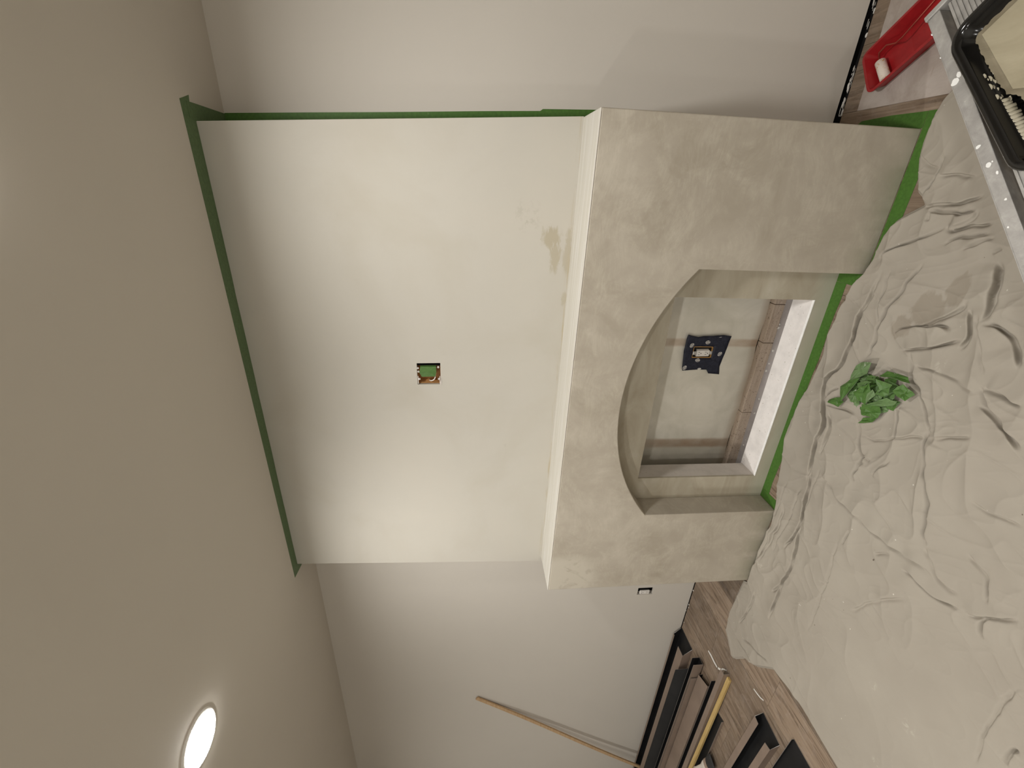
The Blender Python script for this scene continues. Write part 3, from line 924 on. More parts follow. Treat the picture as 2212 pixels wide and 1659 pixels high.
tape([(x, y, 0.0004) for x, y in pts + low], (0, 0, 0.0008), 'green tape on the floor along the back of the arched recess')
tape([(x, y, 0.0004) for x, y in [(JR - 0.001, DR), (JR - 0.001, -0.001), (JR - 0.054, -0.001), (JR - 0.0505, DR)]], (0, 0, 0.0008), 'short green tape on the floor against the right jamb of the arch')
tape([(x, y, 0.0004) for x, y in [(JL + 0.001, DR), (JL + 0.001, -0.001), (JL + 0.050, -0.001), (JL + 0.0485, DR)]], (0, 0, 0.0008), 'short green tape on the floor against the left jamb of the arch')
# smears of limewash on the base tape: part of the painted base, thin skin on the plaster foot

# ------------------------------------------------------------------ sheet on the right floor
pp = [(2.2445, 0.311), (2.2445, -0.9), (3.6, -0.9), (3.6, 0.34), (2.9, 0.335), (2.5, 0.318)]
tag(G().prism([(x, y, 0.0004) for x, y in pp], (0, 0, 0.0010)).obj('floor_paper', ['paper'], loc=(2.2445, 0.311, 0)), 'pale dusty paper sheet on the floor right of the fireplace', 'paper')
# crumbs of filler in the gap under the drywall
rs = random.Random(11)
g = G()
for k in range(64):
    x = rs.choice([rs.uniform(2.235, 2.30), rs.uniform(2.33, 2.40), rs.uniform(2.47, 2.75), rs.uniform(2.50, 2.75)])
    s = rs.uniform(0.0015, 0.0055)
    y = WALL_Y - rs.uniform(0.001, 0.009)
    z = -0.008 + rs.uniform(0.004, 0.016)
    n = rs.randint(5, 8)
    a0 = rs.uniform(0, 6.28)
    lx, ly, tz = s * rs.uniform(1.5, 4.5), s * rs.uniform(.5, 1.0), rs.uniform(-.5, .5)
    pg = [(x + lx * math.cos(a0 + 6.283 * q / n) * rs.uniform(.55, 1.15), y + ly * math.sin(a0 + 6.283 * q / n) * rs.uniform(.6, 1.2), z + tz * ly * math.sin(a0 + 6.283 * q / n)) for q in range(n)]
    g.prism(pg, (0, 0, s * .35))
for k in range(16):
    x = rs.uniform(-0.9, 0.0)
    s = rs.uniform(0.001, 0.004)
    g.obox((x, WALL_Y - rs.uniform(0.0, 0.02), s * 0.5), (s, 0, 0), (0, s, 0), (0, 0, s * .5))
tag(g.obj('plaster_crumbs', ['scrap'], loc=(2.4, WALL_Y, 0)), 'white and grey plaster crumbs in the gap under the drywall', 'crumbs', kind='stuff')

# ------------------------------------------------------------------ canvas drop cloth
FOLDS = [
 ([(1.701,-0.083),(1.645,-0.085),(1.592,-0.082),(1.507,-0.068),(1.455,-0.065),(1.423,-0.073),(1.334,-0.059),(1.293,-0.049),(1.245,-0.025),(1.179,-0.024),(1.123,-0.048),(1.037,-0.09),(0.969,-0.093),(0.871,-0.101),(0.739,-0.118)],14,4,4,16,22),
 ([(0.84,-0.116),(0.742,-0.133),(0.607,-0.16),(0.499,-0.162),(0.374,-0.142)],12,4,2,10,20),
 ([(0.6,-0.164),(0.5,-0.186),(0.34,-0.21),(0.219,-0.201),(0.091,-0.212),(-0.041,-0.215)],9,3,2,8,22),
 ([(0.237,-0.206),(0.124,-0.175)],6,3,1,4,14),
 ([(0.027,-0.084),(-0.106,-0.08),(-0.276,-0.054)],6,3,2,5,18),
 ([(0.589,-0.036),(0.486,-0.063),(0.303,-0.049),(0.142,-0.031)],5,6,2,7,16),
 ([(0.847,-0.151),(0.829,-0.243),(0.804,-0.293),(0.801,-0.377),(0.794,-0.44),(0.793,-0.504),(0.8,-0.58),(0.809,-0.643),(0.807,-0.694)],7,9,11,3,30),
 ([(1.138,-0.51),(1.077,-0.547),(1.004,-0.578),(0.921,-0.601),(0.88,-0.616)],12,7,10,4,30),
 ([(1.222,-0.484),(1.212,-0.472),(1.142,-0.507),(1.063,-0.546)],12,6,8,4,30),
 ([(0.88,-0.616),(0.848,-0.656),(0.822,-0.693),(0.812,-0.733),(0.82,-0.756)],6,6,6,3,20),
 ([(0.747,-0.584),(0.764,-0.631),(0.752,-0.669),(0.754,-0.706),(0.769,-0.752),(0.777,-0.787)],12,4,9,2,24),
 ([(0.774,-0.791),(0.833,-0.843),(0.89,-0.891)],6,3,6,2,30),
 ([(0.829,-0.84),(0.787,-0.84),(0.743,-0.855)],8,4,5,2,20),
 ([(0.954,-0.711),(0.941,-0.749),(0.928,-0.785),(0.896,-0.802),(0.85,-0.816)],6,4,5,2,20),
 ([(1.112,-0.654),(1.109,-0.715),(1.124,-0.783)],4,3,4,2,24),
 ([(0.416,-0.51),(0.53,-0.553),(0.612,-0.603),(0.671,-0.647)],3,6,5,2,24),
 ([(0.667,-0.357),(0.528,-0.382),(0.406,-0.398),(0.253,-0.404),(0.133,-0.415)],3,3,3,2,24),
 ([(-0.311,-0.106),(-0.257,-0.215),(-0.21,-0.308)],9,4,6,2,20),
 ([(-0.373,-0.052),(-0.351,-0.142),(-0.35,-0.234)],7,4,4,2,16),
 ([(0.723,-0.968),(0.613,-0.969),(0.47,-0.987),(0.384,-1.006)],4,4,4,2,30),
 ([(0.555,-1.046),(0.518,-1.04),(0.482,-1.041)],10,4,8,2,24),
 ([(1.063,-0.409),(0.996,-0.378),(0.978,-0.371)],5,3,4,2,18),
 ([(1.007,-0.324),(0.938,-0.3),(0.906,-0.306)],6,4,5,2,18),
 ([(0.724,-0.386),(0.645,-0.385)],5,3,3,2,14),
 ([(0.717,-0.483),(0.75,-0.515),(0.757,-0.539)],5,4,4,2,14),
 ([(0.425,-0.357),(0.434,-0.379),(0.461,-0.393)],4,3,2,2,10),
 ([(1.098,-0.089),(1.046,-0.117),(0.972,-0.132),(0.914,-0.131)],9,3,3,4,14),
 ([(1.743,-0.222),(1.68,-0.206),(1.62,-0.198),(1.556,-0.184),(1.488,-0.169),(1.407,-0.171),(1.363,-0.16)],14,4,8,8,26),
 ([(1.702,-0.116),(1.64,-0.134),(1.577,-0.146),(1.508,-0.163)],6,7,9,4,22),
 ([(1.666,-0.393),(1.63,-0.369),(1.577,-0.327),(1.532,-0.275),(1.504,-0.219)],8,4,4,5,14),
 ([(1.653,-0.391),(1.608,-0.362),(1.567,-0.325)],7,4,3,4,10),
 ([(1.491,-0.225),(1.535,-0.288),(1.554,-0.36),(1.543,-0.383)],10,4,2,16,22),
 ([(1.452,-0.254),(1.481,-0.323),(1.513,-0.379),(1.548,-0.427)],9,4,14,3,22),
 ([(1.779,-0.422),(1.726,-0.438),(1.675,-0.447),(1.608,-0.465)],14,9,4,26,34),
 ([(1.605,-0.468),(1.593,-0.51),(1.576,-0.546),(1.54,-0.573),(1.506,-0.592)],13,6,6,12,30),
 ([(1.464,-0.296),(1.415,-0.329),(1.363,-0.355),(1.346,-0.386),(1.295,-0.429),(1.224,-0.483)],11,4,7,5,24),
 ([(1.222,-0.484),(1.247,-0.524),(1.287,-0.584)],6,3,4,3,20),
 ([(1.262,-0.337),(1.21,-0.366),(1.164,-0.385),(1.131,-0.361)],9,3,5,3,20),
 ([(1.105,-0.26),(1.111,-0.314),(1.162,-0.383),(1.197,-0.43),(1.21,-0.473)],5,4,6,3,18),
 ([(1.156,-0.217),(1.122,-0.246),(1.074,-0.271),(1.031,-0.294),(1.023,-0.311),(0.936,-0.299),(0.902,-0.308)],9,5,6,4,20),
 ([(1.028,-0.309),(1.026,-0.338)],6,3,4,2,12),
 ([(1.425,-0.329),(1.431,-0.394),(1.425,-0.459),(1.413,-0.506),(1.409,-0.536)],7,5,8,3,24),
 ([(1.439,-0.541),(1.412,-0.561),(1.383,-0.593),(1.357,-0.637),(1.327,-0.663)],9,6,8,3,20),
 ([(1.386,-0.554),(1.353,-0.614),(1.328,-0.664),(1.308,-0.697)],9,4,4,8,24),
 ([(1.437,-0.546),(1.437,-0.593),(1.423,-0.644)],10,5,8,4,26),
 ([(1.144,-0.049),(1.22,-0.097)],8,3,3,4,16),
 ([(1.117,-0.061),(1.143,-0.147),(1.153,-0.212)],6,4,3,5,14),
 ([(1.077,-0.406),(1.02,-0.386),(0.976,-0.37)],5,4,5,2,18),
 ([(1.635,-0.407),(1.556,-0.436),(1.508,-0.417)],9,5,5,9,18),
 ([(1.631,-0.441),(1.565,-0.477),(1.463,-0.534)],3,6,7,3,20),
 ([(1.916,-0.127),(1.921,-0.167),(1.93,-0.25),(1.953,-0.306)],10,4,8,6,22),
 ([(2.068,-0.139),(2.033,-0.144),(2.001,-0.141),(1.967,-0.134),(1.947,-0.113)],9,4,7,4,20),
 ([(2.004,-0.147),(2.015,-0.194),(1.993,-0.266)],5,6,7,3,24),
 ([(2.081,-0.039),(2.045,-0.091),(2.03,-0.135)],4,8,6,3,26),
 ([(1.896,-0.152),(1.89,-0.218),(1.89,-0.269),(1.908,-0.308)],9,4,4,7,14),
 ([(1.911,-0.307),(1.882,-0.298),(1.862,-0.248)],5,3,3,6,12),
 ([(1.861,-0.231),(1.853,-0.259),(1.866,-0.296),(1.88,-0.363)],11,4,12,2,22),
 ([(1.854,-0.237),(1.812,-0.191),(1.785,-0.144),(1.754,-0.081),(1.742,-0.068),(1.717,-0.077)],10,4,8,4,22),
 ([(1.851,-0.382),(1.83,-0.329),(1.823,-0.29),(1.801,-0.251)],7,5,6,3,20),
 ([(1.839,-0.397),(1.814,-0.358),(1.792,-0.311)],6,3,4,3,16),
 ([(1.65,-0.023),(1.576,0.017),(1.466,0.047)],4,4,5,3,14),
 ([(1.731,-0.035),(1.631,-0.011),(1.538,0.022)],4,5,6,4,16),
 ([(1.894,-0.172),(1.867,-0.173)],9,7,2,2,14),
 ([(1.933,-0.112),(1.964,-0.132)],7,4,3,4,14),
 ([(1.807,-0.425),(1.792,-0.407)],5,4,4,3,14),
 ([(0.735,-0.027),(0.585,-0.031),(0.256,-0.04),(-0.027,0.008)],3,6,5,4,14),
 ([(0.737,-0.112),(0.585,-0.11),(0.291,-0.098)],3,6,4,4,14),
 ([(0.866,-0.164),(0.718,-0.167),(0.6,-0.176)],3,5,4,3,16),
]

EDGE = [(2.238, -0.054), (2.223, -0.047), (2.193, -0.042), (2.165, -0.035), (2.147, -0.028), (2.112, -0.028), (2.082, -0.032), (2.057, -0.037), (2.005, -0.057), (1.953, -0.083), (1.941, -0.101), (1.916, -0.125), (1.881, -0.071), (1.862, -0.05), (1.837, -0.034), (1.805, -0.021), (1.761, -0.018), (1.716, -0.019), (1.67, -0.015), (1.618, 0.008), (1.535, 0.036), (1.455, 0.052), (1.359, 0.059), (1.312, 0.049), (1.223, 0.058), (1.15, 0.067), (1.09, 0.075), (1.034, 0.081), (0.931, 0.086), (0.823, 0.078), (0.711, 0.057), (0.624, 0.036), (0.5, -0.002), (0.413, -0.016), (0.385, -0.010), (0.257, -0.008), (0.1, -0.008), (-0.010, -0.004), (-0.028, 0.021), (-0.143, 0.031), (-0.291, 0.039), (-0.436, 0.021), (-0.528, -0.09), (-0.501, -0.116), (-0.416, -0.167), (-0.357, -0.249), (-0.219, -0.351), (-0.207, -0.509), (-0.215, -0.617), (-0.221, -0.715), (-0.23, -1.0), (-0.235, -1.35), (1.2, -1.36), (2.52, -1.34), (2.50, -0.9), (2.44, -0.5), (2.36, -0.25), (2.30, -0.10)]

def build_cloth():
    cell = 0.0025
    X0, X1, Y0, Y1 = -0.56, 2.56, -1.38, 0.11
    nx, ny = int((X1 - X0) / cell), int((Y1 - Y0) / cell)
    gx = X0 + (np.arange(nx + 1)) * cell
    gy = Y0 + (np.arange(ny + 1)) * cell
    XX, YY = np.meshgrid(gx, gy)
    # ---- folds
    Hh = np.zeros_like(XX)
    T = np.zeros_like(XX); SX = np.zeros_like(XX); SY = np.zeros_like(XX)
    def smooth(p):
        p = np.array(p, float)
        if len(p) < 3: return np.linspace(p[0], p[-1], 6)
        out = []
        for i in range(len(p) - 1):
            a = p[max(i - 1, 0)]; b = p[i]; c = p[i + 1]; d = p[min(i + 2, len(p) - 1)]
            for t in np.linspace(0, 1, 6, endpoint=False):
                out.append(0.5 * ((2 * b) + (-a + c) * t + (2 * a - 5 * b + 4 * c - d) * t ** 2 + (-a + 3 * b - 3 * c + d) * t ** 3))
        out.append(p[-1])
        return np.array(out)
    def vnoise(x, y, seed):
        """smooth value noise with unit lattice, range about -1..1"""
        rr = np.random.RandomState(seed).uniform(-1, 1, (64, 64))
        xi, yi = np.floor(x).astype(int), np.floor(y).astype(int)
        fx, fy = x - xi, y - yi
        fx = fx * fx * fx * (fx * (fx * 6 - 15) + 10); fy = fy * fy * fy * (fy * (fy * 6 - 15) + 10)
        xi &= 63; yi &= 63; x2 = (xi + 1) & 63; y2 = (yi + 1) & 63
        return (rr[yi, xi] * (1 - fx) + rr[yi, x2] * fx) * (1 - fy) + (rr[y2, xi] * (1 - fx) + rr[y2, x2] * fx) * fy
    # cloth never creases along a clean line
    WX = XX + 0.0045 * vnoise(XX * 16, YY * 16, 1) + 0.0020 * vnoise(XX * 45, YY * 45, 2)
    WY = YY + 0.0045 * vnoise(XX * 16, YY * 16, 3) + 0.0020 * vnoise(XX * 45, YY * 45, 4)
    for fi, (pts, td, tw, bl, br, bw) in enumerate(FOLDS):
        p = smooth(pts)
        td, tw, bl, br, bw = td * 2.3e-3, tw * 0.70e-3, min(bl * 1.5, 30) * 1e-3, min(br * 1.5, 30) * 1e-3, bw * 1.15e-3
        mg = bw * 4.0 + 0.012
        i0 = max(0, int((p[:, 0].min() - mg - X0) / cell)); i1 = min(nx + 1, int((p[:, 0].max() + mg - X0) / cell) + 2)
        j0 = max(0, int((p[:, 1].min() - mg - Y0) / cell)); j1 = min(ny + 1, int((p[:, 1].max() + mg - Y0) / cell) + 2)
        if i1 <= i0 or j1 <= j0: continue
        x, y = WX[j0:j1, i0:i1], WY[j0:j1, i0:i1]
        best = np.full(x.shape, 1e9); side = np.zeros(x.shape); uu = np.zeros(x.shape); nx_ = np.zeros(x.shape); ny_ = np.zeros(x.shape)
        seg = np.hypot(*(p[1:] - p[:-1]).T)
        cum = np.concatenate([[0], np.cumsum(seg)]); L = cum[-1]
        for k in range(len(p) - 1):
            a, b = p[k], p[k + 1]
            d = b - a; l2 = max(d @ d, 1e-12)
            t = np.clip(((x - a[0]) * d[0] + (y - a[1]) * d[1]) / l2, 0, 1)
            ex, ey = x - a[0] - t * d[0], y - a[1] - t * d[1]
            ds = ex * ex + ey * ey
            m = ds < best
            best = np.where(m, ds, best)
            side = np.where(m, d[0] * ey - d[1] * ex, side)
            uu = np.where(m, (cum[k] + t * seg[k]) / L, uu)
            nx_ = np.where(m, ex, nx_); ny_ = np.where(m, ey, ny_)
        dd = np.sqrt(best)
        sd = np.where(side > 0, dd, -dd)
        if br > bl: sd = -sd                                   # positive on the higher side
        hi, lo = max(bl, br), min(bl, br)
        s_ = uu * L
        tap = np.clip(np.minimum(uu, 1 - uu) / 0.22, 0, 1); tap = tap * tap * (3 - 2 * tap)
        wav = 0.72 + 0.20 * np.sin(s_ * 31 + fi * 1.7) + 0.16 * np.sin(s_ * 73 + fi * 2.9)
        sw = np.clip((sd + 0.0035) / 0.007, 0, 1); sw = sw * sw * (3 - 2 * sw)
        prof = 0.62 * np.exp(-(dd / bw) ** 1.6) + 0.38 * np.exp(-dd / (1.5 * bw)) * np.clip(1 - dd / mg, 0, 1)
        Hh[j0:j1, i0:i1] += tap * wav * (lo + (hi - lo) * sw) * prof
        # the higher side rolls over the crease and keeps its height; the lower side dips under it
        T[j0:j1, i0:i1] = np.minimum(T[j0:j1, i0:i1], (-1.0 + 0.7 * sw) * tap * np.clip(wav * 1.2, 0.4, 1.1) * td * np.exp(-((sd + 0.0045) / (tw + 0.0028)) ** 2))
        mv = sw * tap * wav * min(0.0150, 0.75 * hi) * np.exp(-(dd / 0.020) ** 2) / np.maximum(dd, 0.0008)
        SX[j0:j1, i0:i1] -= nx_ * mv; SY[j0:j1, i0:i1] -= ny_ * mv
    def blur(a, times):
        for _ in range(times):
            b = np.pad(a, 1, mode='edge')
            b = (b[:-2] + 2 * b[1:-1] + b[2:]) / 4
            a = (b[:, :-2] + 2 * b[:, 1:-1] + b[:, 2:]) / 4
        return a
    SX, SY = blur(SX, 2), blur(SY, 2)
    Hh, T = blur(Hh, 2), blur(T, 1)
    Hh = 0.046 * np.tanh(Hh / 0.046)
    # ---- gentle undulation and small puckers
    r = np.random.RandomState(4)
    U = np.zeros_like(XX)
    for k in range(26):
        th = r.uniform(0, math.pi); fq = r.uniform(5, 42); ph = r.uniform(0, 6.28)
        U += np.sin((XX * math.cos(th) + YY * math.sin(th)) * fq + ph + 1.3 * np.sin(XX * 7 + ph) + 1.1 * np.sin(YY * 9 + ph)) / (fq ** 0.95)
    U *= 0.010
    calm = 1 - 0.65 * np.exp(-(((XX - 0.25) / 0.55) ** 2 + ((YY + 0.75) / 0.4) ** 2))
    # a loose network of soft creases over the rumpled part
    ax_, ay_ = XX + 0.05 * vnoise(XX * 5, YY * 5, 7), YY + 0.05 * vnoise(XX * 5, YY * 5, 8)
    rg = np.zeros_like(XX)
    for q, (fq, am) in enumerate(((4.2, 0.0085), (8.5, 0.0040), (17.0, 0.0013))):
        c_, s2 = math.cos(0.9 * q + .4), math.sin(0.9 * q + .4)
        n_ = vnoise((ax_ * c_ + ay_ * s2) * fq + 9 * q, (-ax_ * s2 + ay_ * c_) * fq * 1.7 + 5 * q, 20 + q)
        rg += am * (1 - np.abs(n_)) ** 4
    rum = np.clip(1.05 - 0.9 * np.exp(-(((XX - 0.15) / 0.62) ** 2 + ((YY + 0.75) / 0.36) ** 2)), 0.12, 1)
    Z = 0.018 + U * calm + rg * rum + Hh + T
    for a, n in ((0.04, 0.014), (0.04, 0.346), (1.01, 0.014), (1.01, 0.346)):      # pressed flat under the platform feet
        fx_, fy_ = 2.296 - 0.769 * a + 0.640 * n, -0.413 - 0.640 * a - 0.769 * n
        w = np.clip(1.6 - np.hypot(XX - fx_, YY - fy_) / 0.05, 0, 1)
        Z = Z * (1 - w) + 0.009 * w
    # ---- outline
    P = np.array(EDGE); Q = np.roll(P, -1, axis=0)
    inside = np.zeros(XX.shape, bool)
    bd = np.full(XX.shape, 1e9); bxp = np.zeros_like(XX); byp = np.zeros_like(XX)
    for (ax, ay), (bx_, by_) in zip(P, Q):
        c = ((ay > YY) != (by_ > YY))
        xi = (bx_ - ax) * (YY - ay) / ((by_ - ay) if abs(by_ - ay) > 1e-12 else 1e-12) + ax
        inside ^= (c & (XX < xi))
        d0, d1 = bx_ - ax, by_ - ay
        t = np.clip(((XX - ax) * d0 + (YY - ay) * d1) / (d0 * d0 + d1 * d1), 0, 1)
        px, py = ax + t * d0, ay + t * d1
        ds = (XX - px) ** 2 + (YY - py) ** 2
        m = ds < bd
        bd = np.where(m, ds, bd); bxp = np.where(m, px, bxp); byp = np.where(m, py, byp)
    bd = np.sqrt(bd)
    keep = inside | (bd < cell * 0.75)
    # cloth edge comes down to the floor, but stays proud where it is bunched against the plaster
    lift = 0.0035 + 0.010 * np.clip(1 - np.abs(XX - 0.15) / 0.45, 0, 1) + 0.009 * np.clip(1 - np.abs(XX - 1.75) / 0.2, 0, 1)
    e = np.clip(bd / 0.014, 0, 1); e = e * e * (3 - 2 * e)
    Z = lift * (1 - e) + np.maximum(Z, 0.0022) * e
    fade = np.clip(bd / 0.02, 0, 1)
    XX = XX + np.clip(SX, -0.015, 0.015) * fade; YY = YY + np.clip(SY, -0.015, 0.015) * fade
    snap = (~inside) & keep
    XX = np.where(snap, bxp, XX); YY = np.where(snap, byp, YY)
    near = inside & (bd < cell * 0.75)
    XX = np.where(near, bxp, XX); YY = np.where(near, byp, YY)
    # keep off the plaster front
    idx = -np.ones(XX.shape, int)
    idx[keep] = np.arange(keep.sum())
    V = np.stack([XX[keep], YY[keep], np.maximum(Z[keep], 0.0020)], 1)
    a, b, c, d = idx[:-1, :-1], idx[:-1, 1:], idx[1:, 1:], idx[1:, :-1]
    ok = (a >= 0) & (b >= 0) & (c >= 0) & (d >= 0)
    F = np.stack([a[ok], b[ok], c[ok], d[ok]], 1)
    return V, F
V, F = build_cloth()
CL = Vector((1.2, -0.7, 0.0))
me = bpy.data.meshes.new('drop_cloth')
Vl = V - np.array(CL)
me.vertices.add(len(Vl)); me.vertices.foreach_set('co', Vl.ravel())
me.loops.add(len(F) * 4); me.loops.foreach_set('vertex_index', F.ravel().astype(np.int32))
me.polygons.add(len(F))
me.polygons.foreach_set('loop_start', np.arange(0, len(F) * 4, 4, dtype=np.int32))
me.polygons.foreach_set('use_smooth', np.ones(len(F), bool))
me.update(calc_edges=True)
me.validate()
me.materials.append(MAT['canvas'])
cloth = bpy.data.objects.new('drop_cloth', me)
cloth.location = CL
COL.objects.link(cloth)
tag(cloth, 'beige canvas drop cloth with heavy wrinkles, spread before the fireplace', 'drop cloth')

# ------------------------------------------------------------------ crumpled ball of used tape
t = thing('tape_ball', (1.26, -0.24, 0.02), 'crumpled wad of used green masking tape on the drop cloth', 'tape')
PIECES = {
 'a': ([(1.358, -0.16), (1.378, -0.214), (1.331, -0.208), (1.284, -0.162), (1.274, -0.141), (1.32, -0.137)], (0.030, 0.048, 0.040, 0.034, 0.028, 0.024)),
 'b': ([(1.274, -0.141), (1.307, -0.193), (1.25, -0.178), (1.189, -0.154), (1.232, -0.11)], (0.030, 0.046, 0.048, 0.044, 0.026)),
 'c': ([(1.159, -0.084), (1.2, -0.143), (1.185, -0.156), (1.152, -0.138), (1.143, -0.079)], (0.024, 0.036, 0.032, 0.028, 0.024)),
 'd': ([(1.341, -0.254), (1.368, -0.27), (1.378, -0.347), (1.362, -0.365), (1.36, -0.321)], (0.038, 0.032, 0.034, 0.036, 0.046)),
 'e': ([(1.25, -0.203), (1.285, -0.229), (1.317, -0.262), (1.284, -0.268), (1.225, -0.257), (1.232, -0.222)], (0.060, 0.070, 0.074, 0.058, 0.048, 0.052)),
 'f': ([(1.337, -0.27), (1.34, -0.327), (1.302, -0.324), (1.285, -0.309), (1.282, -0.284), (1.306, -0.294)], (0.066, 0.056, 0.050, 0.052, 0.060, 0.064)),
 'g': ([(1.321, -0.336), (1.355, -0.354), (1.34, -0.384), (1.332, -0.39), (1.297, -0.369), (1.305, -0.348)], (0.056, 0.050, 0.036, 0.030, 0.030, 0.044)),
 'h': ([(1.228, -0.258), (1.285, -0.318), (1.286, -0.352), (1.262, -0.338), (1.221, -0.264)], (0.046, 0.046, 0.038, 0.034, 0.040)),
 'i': ([(1.174, -0.243), (1.219, -0.241), (1.241, -0.302), (1.218, -0.308), (1.192, -0.303), (1.179, -0.257)], (0.030, 0.044, 0.038, 0.028, 0.026, 0.032)),
 'j': ([(1.133, -0.237), (1.166, -0.252), (1.195, -0.299), (1.166, -0.287)], (0.022, 0.026, 0.024, 0.020)),
 'k': ([(1.285, -0.197), (1.314, -0.229), (1.323, -0.265), (1.309, -0.246), (1.27, -0.218)], (0.052, 0.058, 0.070, 0.064, 0.056)),
 'l': ([(1.313, -0.227), (1.336, -0.236), (1.342, -0.256), (1.33, -0.271)], (0.056, 0.050, 0.052, 0.066)),
 'm': ([(1.225, -0.163), (1.256, -0.184), (1.232, -0.222), (1.206, -0.217), (1.197, -0.174)], (0.026, 0.030, 0.034, 0.030, 0.026)),
 'n': ([(1.201, -0.226), (1.203, -0.24), (1.18, -0.24), (1.178, -0.236)], (0.030, 0.028, 0.026, 0.026)),
 'o': ([(1.232, -0.261), (1.273, -0.26), (1.297, -0.274), (1.276, -0.281)], (0.050, 0.062, 0.064, 0.050)),
}
rs = random.Random(21)
def crumple(pts, zs, seed, crown):
    """fan of creased facets over a ragged outline"""
    r = random.Random(seed)
    ring_ = []
    n = len(pts)
    for i in range(n):
        p, q = Vector((*pts[i], zs[i])), Vector((*pts[(i + 1) % n], zs[(i + 1) % n]))
        ring_.append(p)
        m_ = (p + q) / 2
        ring_.append(m_ + Vector((r.uniform(-.003, .003), r.uniform(-.003, .003), r.uniform(-.004, .005))))
    c = sum(ring_, Vector()) / len(ring_)
    mid = [p.lerp(c, 0.5) + Vector((r.uniform(-.004, .004), r.uniform(-.004, .004), r.uniform(-.003, .007) + crown * .5)) for p in ring_]
    c = c + Vector((0, 0, crown))
    vs = ring_ + mid + [c]
    N = len(ring_)
    fs = []
    for i in range(N):
        j = (i + 1) % N
        fs += [(i, j, N + j), (i, N + j, N + i), (N + i, N + j, 2 * N)]
    return vs, fs
for k, (pts, zs) in enumerate(PIECES.values()):
    vs, fs = crumple(pts, [z + 0.008 for z in zs], k, -0.002)
    o = obj('tape_piece', vs, fs, ['tape_ball', 'tape_back'], t)
    s = o.modifiers.new('thickness', 'SOLIDIFY'); s.thickness = 0.0008; s.offset = -1
    s.material_offset = 1; s.material_offset_rim = 1
# buried layers that fill the wad
for k in range(34):
    a, rr = rs.uniform(0, 6.28), rs.uniform(0, 0.085)
    c = Vector((1.268 + rr * math.cos(a) * 1.05, -0.248 + rr * math.sin(a), rs.uniform(0.018, 0.040)))
    n = 5
    a0 = rs.uniform(0, 6.28)
    pts = [(c.x + rs.uniform(.016, .036) * math.cos(a0 + 6.283 * q / n), c.y + rs.uniform(.016, .036) * math.sin(a0 + 6.283 * q / n)) for q in range(n)]
    vs, fs = crumple(pts, [max(0.016, c.z + rs.uniform(-.012, .010)) for _ in range(n)], 100 + k, 0.006)
    o = obj('tape_piece', vs, fs, ['tape_ball', 'tape_back'], t)
    s = o.modifiers.new('thickness', 'SOLIDIFY'); s.thickness = 0.0008; s.material_offset = 1; s.material_offset_rim = 1

# ------------------------------------------------------------------ metal trim lying along the wall
def channel(A, direction, length, prof, thick=0.0018, ends=None, label='', name='metal_channel', group='lengths of bent metal trim on the floor'):
    d = Vector((direction[0], direction[1], 0)).normalized()
    pr = Vector((-d.y, d.x, 0))
    A = Vector((A[0], A[1], 0.0008))
    n = len(prof)
    ends = ends or [0] * n
    P2 = [Vector(p) for p in prof]
    # mitred offset to the left of travel = inside
    inn = []
    for i in range(n):
        ds = []
        if i > 0: ds.append((P2[i] - P2[i - 1]).normalized())
        if i < n - 1: ds.append((P2[i + 1] - P2[i]).normalized())
        ns = [Vector((-q.y, q.x)) for q in ds]
        m_ = sum(ns, Vector((0, 0))).normalized()
        k = 1 / max(0.35, m_.dot(ns[0]))
        inn.append(P2[i] + m_ * thick * k)
    def pt(p, s): return A + d * s + pr * p.x + Vector((0, 0, p.y))
    vs = [pt(P2[i], -ends[i]) for i in range(n)] + [pt(inn[i], -ends[i]) for i in range(n)] + [pt(P2[i], length) for i in range(n)] + [pt(inn[i], length) for i in range(n)]
    g = G()
    fo = [(i, i + 1, 2 * n + i + 1, 2 * n + i) for i in range(n - 1)]
    fi = [(n + i, 3 * n + i, 3 * n + i + 1, n + i + 1) for i in range(n - 1)]
    rim = [(i, n + i, n + i + 1, i + 1) for i in range(n - 1)] + [(2 * n + i, 2 * n + i + 1, 3 * n + i + 1, 3 * n + i) for i in range(n - 1)]
    rim += [(0, 2 * n, 3 * n, n), (n - 1, 2 * n - 1, 4 * n - 1, 3 * n - 1)]
    g.v = [tuple(v) for v in vs]
    g.f = fo + fi + rim
    g.mi = [0] * len(fo) + [1] * len(fi) + [2] * len(rim)
    o = g.obj(name, ['metal_taupe', 'metal_black', 'metal_rim'], loc=A)
    return tag(o, label, 'metal trim', group)
channel((-0.99, 0.386), (-1, 0), 2.2, [(.014, .050), (0, .050), (0, 0), (.165, 0), (.165, .060), (.095, .060)], ends=[0, 0, .06, .06, 0, 0],
        label='taupe metal channel lying closest to the back wall, black inside')
channel((-1.02, 0.212), (-1, 0.0), 2.1, [(0, .088), (.070, .004), (.135, .004), (.135, .066)], ends=[-.10, .02, .02, .02],
        label='wide black-lined metal channel, tilted open, second from the back wall')
channel((-0.87, 0.212), (-1, 0.0), 1.9, [(.080, .062), (.080, .010), (.128, .010), (.128, .076)], ends=[0, 0, 0, 0],
        label='narrow black channel nested inside the wide tilted channel')
channel((-0.93, 0.070), (-1, 0.0), 2.0, [(.098, .001), (.098, .030), (0, .030), (0, .001)], ends=[.02, .02, -.02, -.02],
        label='flat-topped taupe metal cover lying face up between open channels')
channel((-0.84, -0.034), (-1, 0.0), 1.9, [(0, .026), (0, 0), (.040, 0), (.040, .026)],
        label='slim black channel between the flat taupe cover and the taupe angle')
channel((-0.645, -0.079), (-1, 0.0), 2.2, [(.034, .001), (.034, .040), (0, .040)],
        label='long taupe metal angle just behind the yellow wood strip')
